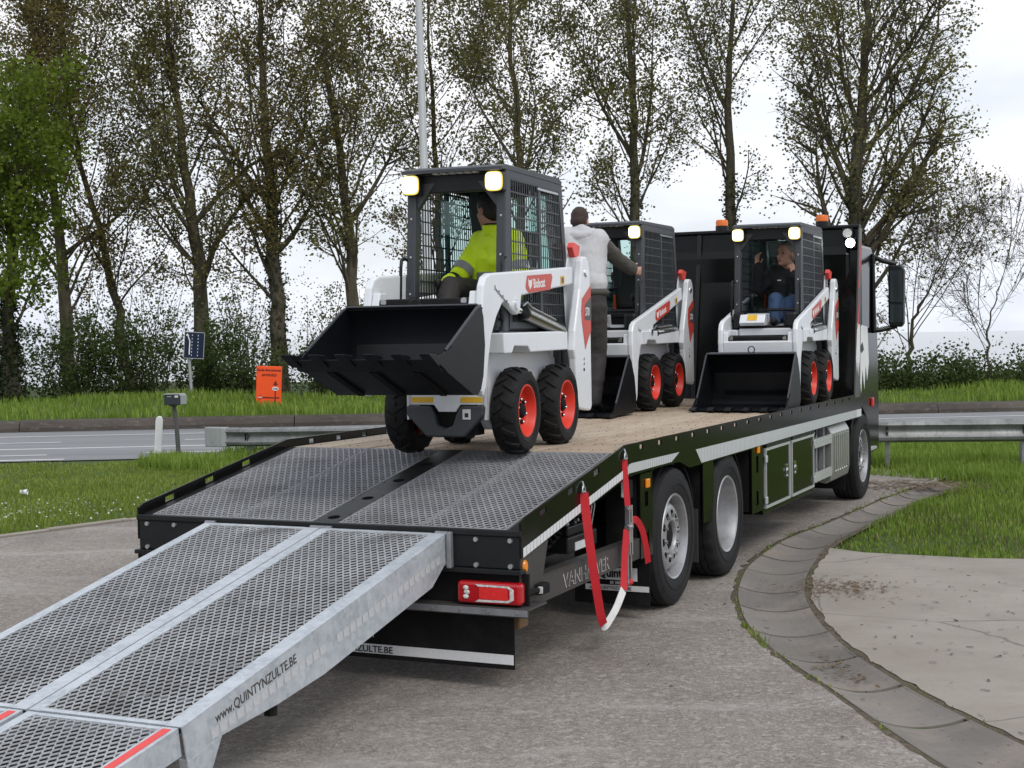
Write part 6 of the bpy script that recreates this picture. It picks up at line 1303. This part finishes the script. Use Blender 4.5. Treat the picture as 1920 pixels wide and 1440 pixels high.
def hand(mb, w, d, n, side, curl=45, sc=1.0):
    w, d, n = Vector(w), Vector(d).normalized(), Vector(n); n = (n - d * n.dot(d)).normalized(); s = d.cross(n) * side
    pc = w + d * 0.05 * sc; mt = oriented((0, 0, 0), d, s, n).to_3x3()
    mb.ball(pc, 0.050 * sc, 0.042 * sc, 0.017 * sc, 12, 8, mt)
    for k, (off, ln) in enumerate(((0.034, 0.070), (0.012, 0.080), (-0.012, 0.075), (-0.034, 0.058))):
        p = w + d * 0.088 * sc + s * off * sc; a = R(curl * (0.6 + 0.12 * k)); dd = d
        for q in range(3):
            dd = (Matrix.Rotation(a * (0.7 + 0.3 * q), 3, d.cross(n)) @ dd) if q else (Matrix.Rotation(a * 0.5, 3, d.cross(n)) @ d)
            p2 = p + (dd + s * off * 1.6).normalized() * ln * sc * (0.42, 0.32, 0.26)[q]; capsule(mb, p, (0.0092 - 0.0008 * q) * sc, p2, (0.0086 - 0.0008 * q) * sc, 8); p = p2
    p = w + d * 0.022 * sc + s * 0.034 * sc; dd = (d * 0.7 + s * 0.75 + n * 0.35).normalized()
    p2 = p + dd * 0.042 * sc; capsule(mb, p, 0.0125 * sc, p2, 0.0105 * sc, 8); p3 = p2 + (dd * 0.5 + d * 0.7 + n * 0.3).normalized() * 0.032 * sc; capsule(mb, p2, 0.0105 * sc, p3, 0.0085 * sc, 8)
def head(mb, c, f, up, sc=1.0):
    c, f, up = Vector(c), Vector(f).normalized(), Vector(up); up = (up - f * up.dot(f)).normalized(); l = up.cross(f); mt = oriented((0, 0, 0), f, l, up).to_3x3()
    P = lambda a, b, h: c + (f * a + l * b + up * h) * sc
    mb.ball(P(-0.008, 0, 0.025), 0.098 * sc, 0.076 * sc, 0.092 * sc, 16, 12, mt)          # skull
    mb.ball(P(0.030, 0, -0.045), 0.062 * sc, 0.058 * sc, 0.070 * sc, 14, 10, mt)           # face
    mb.ball(P(0.058, 0, -0.098), 0.026 * sc, 0.032 * sc, 0.020 * sc, 12, 8, mt)            # chin
    mb.ball(P(0.066, 0, 0.022), 0.022 * sc, 0.05 * sc, 0.014 * sc, 12, 8, mt)              # brow
    capsule(mb, P(0.088, 0, 0.004), 0.009 * sc, P(0.108, 0, -0.034), 0.014 * sc, 8)        # nose
    for s in (-1, 1):
        mb.ball(P(0.060, s * 0.036, -0.030), 0.022 * sc, 0.020 * sc, 0.020 * sc, 10, 8, mt); mb.ball(P(-0.004, s * 0.080, -0.012), 0.016 * sc, 0.008 * sc, 0.030 * sc, 10, 8, mt)
    mb.ball(P(0.082, 0, -0.066), 0.014 * sc, 0.024 * sc, 0.008 * sc, 10, 6, mt)            # lips
    return P, mt
def person(label, mtx, J, face, up, skin, hair, top, sleeve, legs, sc=1.0, hands=None, hem=1.0, wide=0.0):
    rt_ = empty('person', mtx); tag(rt_, label, 'person')
    V_ = {k: Vector(v) for k, v in J.items()}; mb = MB()
    P, mt = head(mb, V_['head'], face, up, sc)
    capsule(mb, V_['head'] + Vector((0, 0, -0.06)), 0.056 * sc, V_['neck'], 0.062 * sc)
    def torso(mb, g):
        capsule(mb, V_['shR'].lerp(V_['shL'], 0.12), 0.075 + g, V_['shR'].lerp(V_['shL'], 0.88), 0.075 + g)
        ax = (V_['shL'] - V_['shR']).normalized(); hx = (V_['hipL'] - V_['hipR']).normalized(); ch = V_['chest']; pe = V_['waist'].lerp(V_['pelvis'], hem if g > 0 else 1.0)
        for s in (-1, 1):
            capsule(mb, ch + ax * 0.085 * s, 0.112 + g, V_['waist'] + (ax + hx).normalized() * 0.075 * s, 0.102 + g); capsule(mb, V_['waist'] + (ax + hx).normalized() * 0.075 * s, 0.102 + g, pe + hx * 0.085 * s, 0.108 + g)
            capsule(mb, V_['neck'], 0.058 + g * 0.6, (V_['shR'], V_['shL'])[s > 0].lerp(V_['neck'], 0.25), 0.06 + g)
            capsule(mb, (V_['shR'], V_['shL'])[s > 0].lerp(V_['neck'], 0.15), 0.085 + g, ch + ax * 0.085 * s, 0.112 + g)
    def arm(mb, s, g, cut=1.0):
        sh, e, w = V_['sh' + s], V_['el' + s], V_['wr' + s]
        capsule(mb, sh, 0.062 + g, e, 0.046 + g); capsule(mb, e, 0.046 + g, e.lerp(w, cut), 0.032 + g + (0.010 if g else 0))
    def leg(mb, s, g, cut=1.0):
        h, k, a = V_['hip' + s], V_['kn' + s], V_['an' + s]; capsule(mb, h, 0.092 + g, k, 0.062 + g); capsule(mb, k, 0.062 + g, k.lerp(a, 0.35), 0.06 + g); capsule(mb, k.lerp(a, 0.35), 0.06 + g, k.lerp(a, cut), 0.042 + g)
    torso(mb, -0.012)
    for s in 'RL': arm(mb, s, -0.004); leg(mb, s, -0.008)
    for s in 'RL':
        hd_ = (hands or {}).get(s, {}); d = hd_.get('d', V_['wr' + s] - V_['el' + s]); hand(mb, V_['wr' + s], d, hd_.get('n', (0, 0, -1)), 1 if s == 'R' else -1, hd_.get('curl', 50), 1.0)
    remesh('body', mb, 0.0068, skin, rt_, 2)
    # clothing
    mb = MB(); torso(mb, 0.014 + wide); 
    for s in 'RL': arm(mb, s, 0.014, 0.4)
    ax = (V_['shL'] - V_['shR']).normalized()
    remesh('top', mb, 0.0105, top, rt_, 5, 0.016, 0.09)
    mb = MB()
    for s in 'RL': arm(mb, s, 0.0195 + wide * 0.3, 0.86 if wide else 0.97)
    remesh('sleeves', mb, 0.0095, sleeve, rt_, 3, 0.016, 0.06)
    mb = MB(); hx = (V_['hipL'] - V_['hipR']).normalized()
    for s in (-1, 1): capsule(mb, V_['pelvis'] + hx * 0.08 * s, 0.118, V_['hipL' if s > 0 else 'hipR'], 0.112); capsule(mb, V_['pelvis'] + hx * 0.08 * s, 0.118, V_['pelvis'].lerp(V_['waist'], 0.45) + hx * 0.07 * s, 0.108)
    for s in 'RL': leg(mb, s, 0.016 + wide * 0.6)
    remesh('trousers', mb, 0.0105, legs, rt_, 4, 0.018, 0.08)
    for s in 'RL':
        a = V_['an' + s]; t = V_['toe' + s]; m2 = MB(); capsule(m2, a - (t - a).normalized() * 0.03 + Vector((0, 0, -0.03)), 0.045, t, 0.038); m2.v = [(x, y, max(z, min(a.z, t.z) - 0.07)) for x, y, z in m2.v]; O('shoe', m2, 'shoe', rt_, smooth=60)
    # hair and features
    if hair:
        mb = MB(); mb.ball(P(-0.020, 0, 0.038), 0.098 * sc, 0.083 * sc, 0.092 * sc, 20, 14, mt); mb.ball(P(-0.045, 0, -0.015), 0.068 * sc, 0.078 * sc, 0.068 * sc, 18, 12, mt)
        remesh('hair', mb, 0.009, hair, rt_, 2, 0.012, 0.03)
    for s in (-1, 1):
        O('eye', MB().ball(P(0.078, s * 0.031, 0.002), 0.010 * sc, 0.012 * sc, 0.007 * sc, 10, 8, mt), 'eye_dark', rt_, smooth=60)
        O('eyebrow', MB().ball(P(0.083, s * 0.033, 0.020), 0.008 * sc, 0.019 * sc, 0.005 * sc, 10, 6, mt), hair or 'hair_brown', rt_, smooth=60)
    O('mouth', MB().ball(P(0.094, 0, -0.066), 0.006 * sc, 0.022 * sc, 0.005 * sc, 10, 6, mt), 'lips', rt_, smooth=60)
    return rt_, V_, P, mt

# driver in high visibility jacket, looking back over his right shoulder
p1, V1, P1, m1 = person('driver in yellow high visibility jacket sitting in the nearest loader', L1M, dict(
    head=(-0.06, 0.02, 1.635), neck=(-0.07, 0.055, 1.49), shR=(-0.19, -0.10, 1.40), shL=(0.02, 0.225, 1.395), chest=(-0.10, 0.06, 1.30), waist=(-0.14, 0.03, 1.15), pelvis=(-0.17, 0.02, 1.07),
    hipR=(-0.10, -0.09, 1.06), hipL=(-0.10, 0.10, 1.06), knR=(0.28, -0.13, 1.10), knL=(0.28, 0.13, 1.08), anR=(0.44, -0.12, 0.90), anL=(0.44, 0.12, 0.90), toeR=(0.54, -0.12, 0.87), toeL=(0.54, 0.12, 0.87),
    elR=(0.02, -0.20, 1.16), wrR=(0.20, -0.185, 1.125), elL=(0.06, 0.285, 1.17), wrL=(0.23, 0.20, 1.12)), (-0.45, -0.9, -0.05), (0.05, 0, 1), 'skin_dark', 'hair_black', 'hivis', 'hivis', 'trousers_dark', 1.0,
    dict(R=dict(d=(1, 0.05, -0.1), n=(0, 0.3, -1), curl=65), L=dict(d=(1, -0.1, -0.1), n=(0, -0.3, -1), curl=65)))
mb = MB()                                                        # reflective bands, collar and cuffs
def torus_band(mb, a, b, ra, rb, w=0.05):
    pass
for s in 'RL':
    e, w = V1['el' + s], V1['wr' + s]; c = V1['sh' + s].lerp(e, 0.72); d = (e - V1['sh' + s]).normalized(); b_ = MB(); b_.tube([c - d * 0.03, c + d * 0.03], 0.0755, 20, cap=False); remesh_o = O('reflective_band', b_, 'reflect_grey', p1, smooth=60)
    c = e.lerp(w, 0.9); d = (w - e).normalized(); O('cuff', MB().tube([c - d * 0.09, c + d * 0.035], [0.068, 0.055], 18, cap=False), 'jumper_black', p1, smooth=60)
ax = (V1['shL'] - V1['shR']).normalized(); ax.z = 0; ax.normalize(); fx = Vector((ax.y, -ax.x, 0))
def ellip_band(name, c, rx, ry, h, mat, n=36, parent=p1, ax=ax, fx=fx, tilt=0.0):
    mb = MB(); V = []
    for k in (-1, 1):
        for j in range(n): a = 2 * math.pi * j / n; V.append(c + ax * math.cos(a) * rx + fx * math.sin(a) * ry + Vector((0, 0, k * h / 2 + tilt * math.cos(a) * rx)))
    mb.add(V, [(j, (j + 1) % n, n + (j + 1) % n, n + j) for j in range(n)]); return O(name, mb, mat, parent, smooth=80)
ellip_band('reflective_band', V1['waist'] + Vector((0, 0, 0.03)), 0.212, 0.136, 0.06, 'reflect_grey')
O('collar', MB().lathe([(0.070, -0.03), (0.082, 0.0), (0.088, 0.035), (0.080, 0.038), (0.072, 0.0)], 24, 'z'), 'hivis', p1, loc=V1['neck'] + Vector((0, 0, 0.0)), smooth=60)
O('collar_lining', MB().lathe([(0.064, -0.02), (0.072, 0.03), (0.078, 0.050), (0.070, 0.05)], 24, 'z'), 'jumper_black', p1, loc=V1['neck'] + Vector((0, 0, 0.0)), smooth=60)

# man in grey hooded vest climbing up to the empty loader
PM = TRUCK @ Matrix.Translation((-0.55, 5.7, 1.2)); q = lambda x, y, z: (x + 0.55, y - 5.7, z - 1.2)
p2, V2, P2, m2 = person('man in pale grey hooded top and dark trousers, back turned, holding the middle loader', PM, dict(
    head=q(-0.655, 5.86, 3.015), neck=q(-0.615, 5.80, 2.905), shR=q(-0.43, 5.80, 2.80), shL=q(-0.765, 5.77, 2.835), chest=q(-0.585, 5.76, 2.68), waist=q(-0.555, 5.70, 2.45), pelvis=q(-0.53, 5.67, 2.27),
    hipR=q(-0.44, 5.67, 2.20), hipL=q(-0.60, 5.67, 2.20), knR=q(-0.455, 5.77, 1.76), knL=q(-0.61, 5.74, 1.76), anR=q(-0.47, 5.69, 1.31), anL=q(-0.62, 5.62, 1.31), toeR=q(-0.46, 5.81, 1.25), toeL=q(-0.63, 5.74, 1.25),
    elR=q(-0.345, 6.07, 2.645), wrR=q(-0.268, 6.27, 2.555), elL=q(-0.86, 5.95, 2.60), wrL=q(-0.78, 6.15, 2.52)), (-0.15, 1, -0.35), (0, 0.3, 1), 'skin', 'hair_brown', 'hoodie', 'sleeve_dark', 'trousers_dark', 1.02,
    dict(R=dict(d=(0.45, 0.9, -0.1), n=(-0.8, 0.3, 0), curl=60), L=dict(curl=40)), hem=0.2, wide=0.02)
mb = MB(); nk = V2['neck']
for k in range(9):
    a = math.pi * (0.05 + 0.9 * k / 8); c0 = nk + Vector((math.cos(a) * 0.125, -0.02 - math.sin(a) * 0.075, -0.005 - 0.035 * math.sin(a))); a2 = math.pi * (0.05 + 0.9 * (k + 1) / 8); c1 = nk + Vector((math.cos(a2) * 0.125, -0.02 - math.sin(a2) * 0.075, -0.005 - 0.035 * math.sin(a2)))
    if k < 8: capsule(mb, c0, 0.045, c1, 0.045); capsule(mb, c0 + Vector((0, 0.02, -0.06)), 0.05, c1 + Vector((0, 0.02, -0.06)), 0.05)
remesh('hood', mb, 0.01, 'hoodie', p2, 4, 0.02, 0.06)
mb = MB()
for k in range(28):
    a = 2 * math.pi * k / 28; a2 = 2 * math.pi * (k + 1) / 28; cc = V2['pelvis'] + Vector((0, 0.008, 0.06)); capsule(mb, cc + Vector((math.cos(a) * 0.195, math.sin(a) * 0.125, 0)), 0.032, cc + Vector((math.cos(a2) * 0.195, math.sin(a2) * 0.125, 0)), 0.032, 8)
remesh('hem', mb, 0.01, 'sleeve_dark', p2, 3)
O('belt_loop', MB().box(-0.01, 0.01, -0.165, -0.155, 0.0, 0.05), 'trousers_dark', p2, loc=V2['pelvis'] - Vector((0, -0.02, 0.06)))

# seated man in black jumper and jeans
p3, V3, P3, m3 = person('man in black jumper and blue jeans seated in the rear loader, hands raised', L3M, dict(
    head=(-0.08, 0.07, 1.585), neck=(-0.15, 0.085, 1.45), shR=(-0.15, -0.10, 1.365), shL=(-0.15, 0.245, 1.37), chest=(-0.15, 0.07, 1.27), waist=(-0.15, 0.06, 1.14), pelvis=(-0.16, 0.06, 1.07),
    hipR=(-0.10, -0.02, 1.05), hipL=(-0.10, 0.15, 1.05), knR=(0.34, 0.05, 1.10), knL=(0.34, 0.21, 1.07), anR=(0.42, 0.06, 0.87), anL=(0.42, 0.20, 0.87), toeR=(0.51, 0.06, 0.875), toeL=(0.51, 0.20, 0.875),
    elR=(0.02, -0.215, 1.21), wrR=(0.10, -0.195, 1.455), elL=(0.08, 0.27, 1.17), wrL=(0.16, 0.205, 1.355)), (0.85, -0.5, 0.08), (0, 0, 1), 'skin', 'hair_grey', 'jumper_black', 'jumper_black', 'jeans', 1.1,
    dict(R=dict(d=(0.05, -0.05, 1), n=(0.3, 1, 0), curl=40), L=dict(d=(0.05, -0.25, 1), n=(-0.6, -0.8, 0), curl=85)))
O('chest_mark', MB().box(-0.002, 0.002, -0.02, 0.02, -0.006, 0.006), 'decal_white', p3, loc=V3['chest'] + Vector((0.135, -0.06, 0.04)))
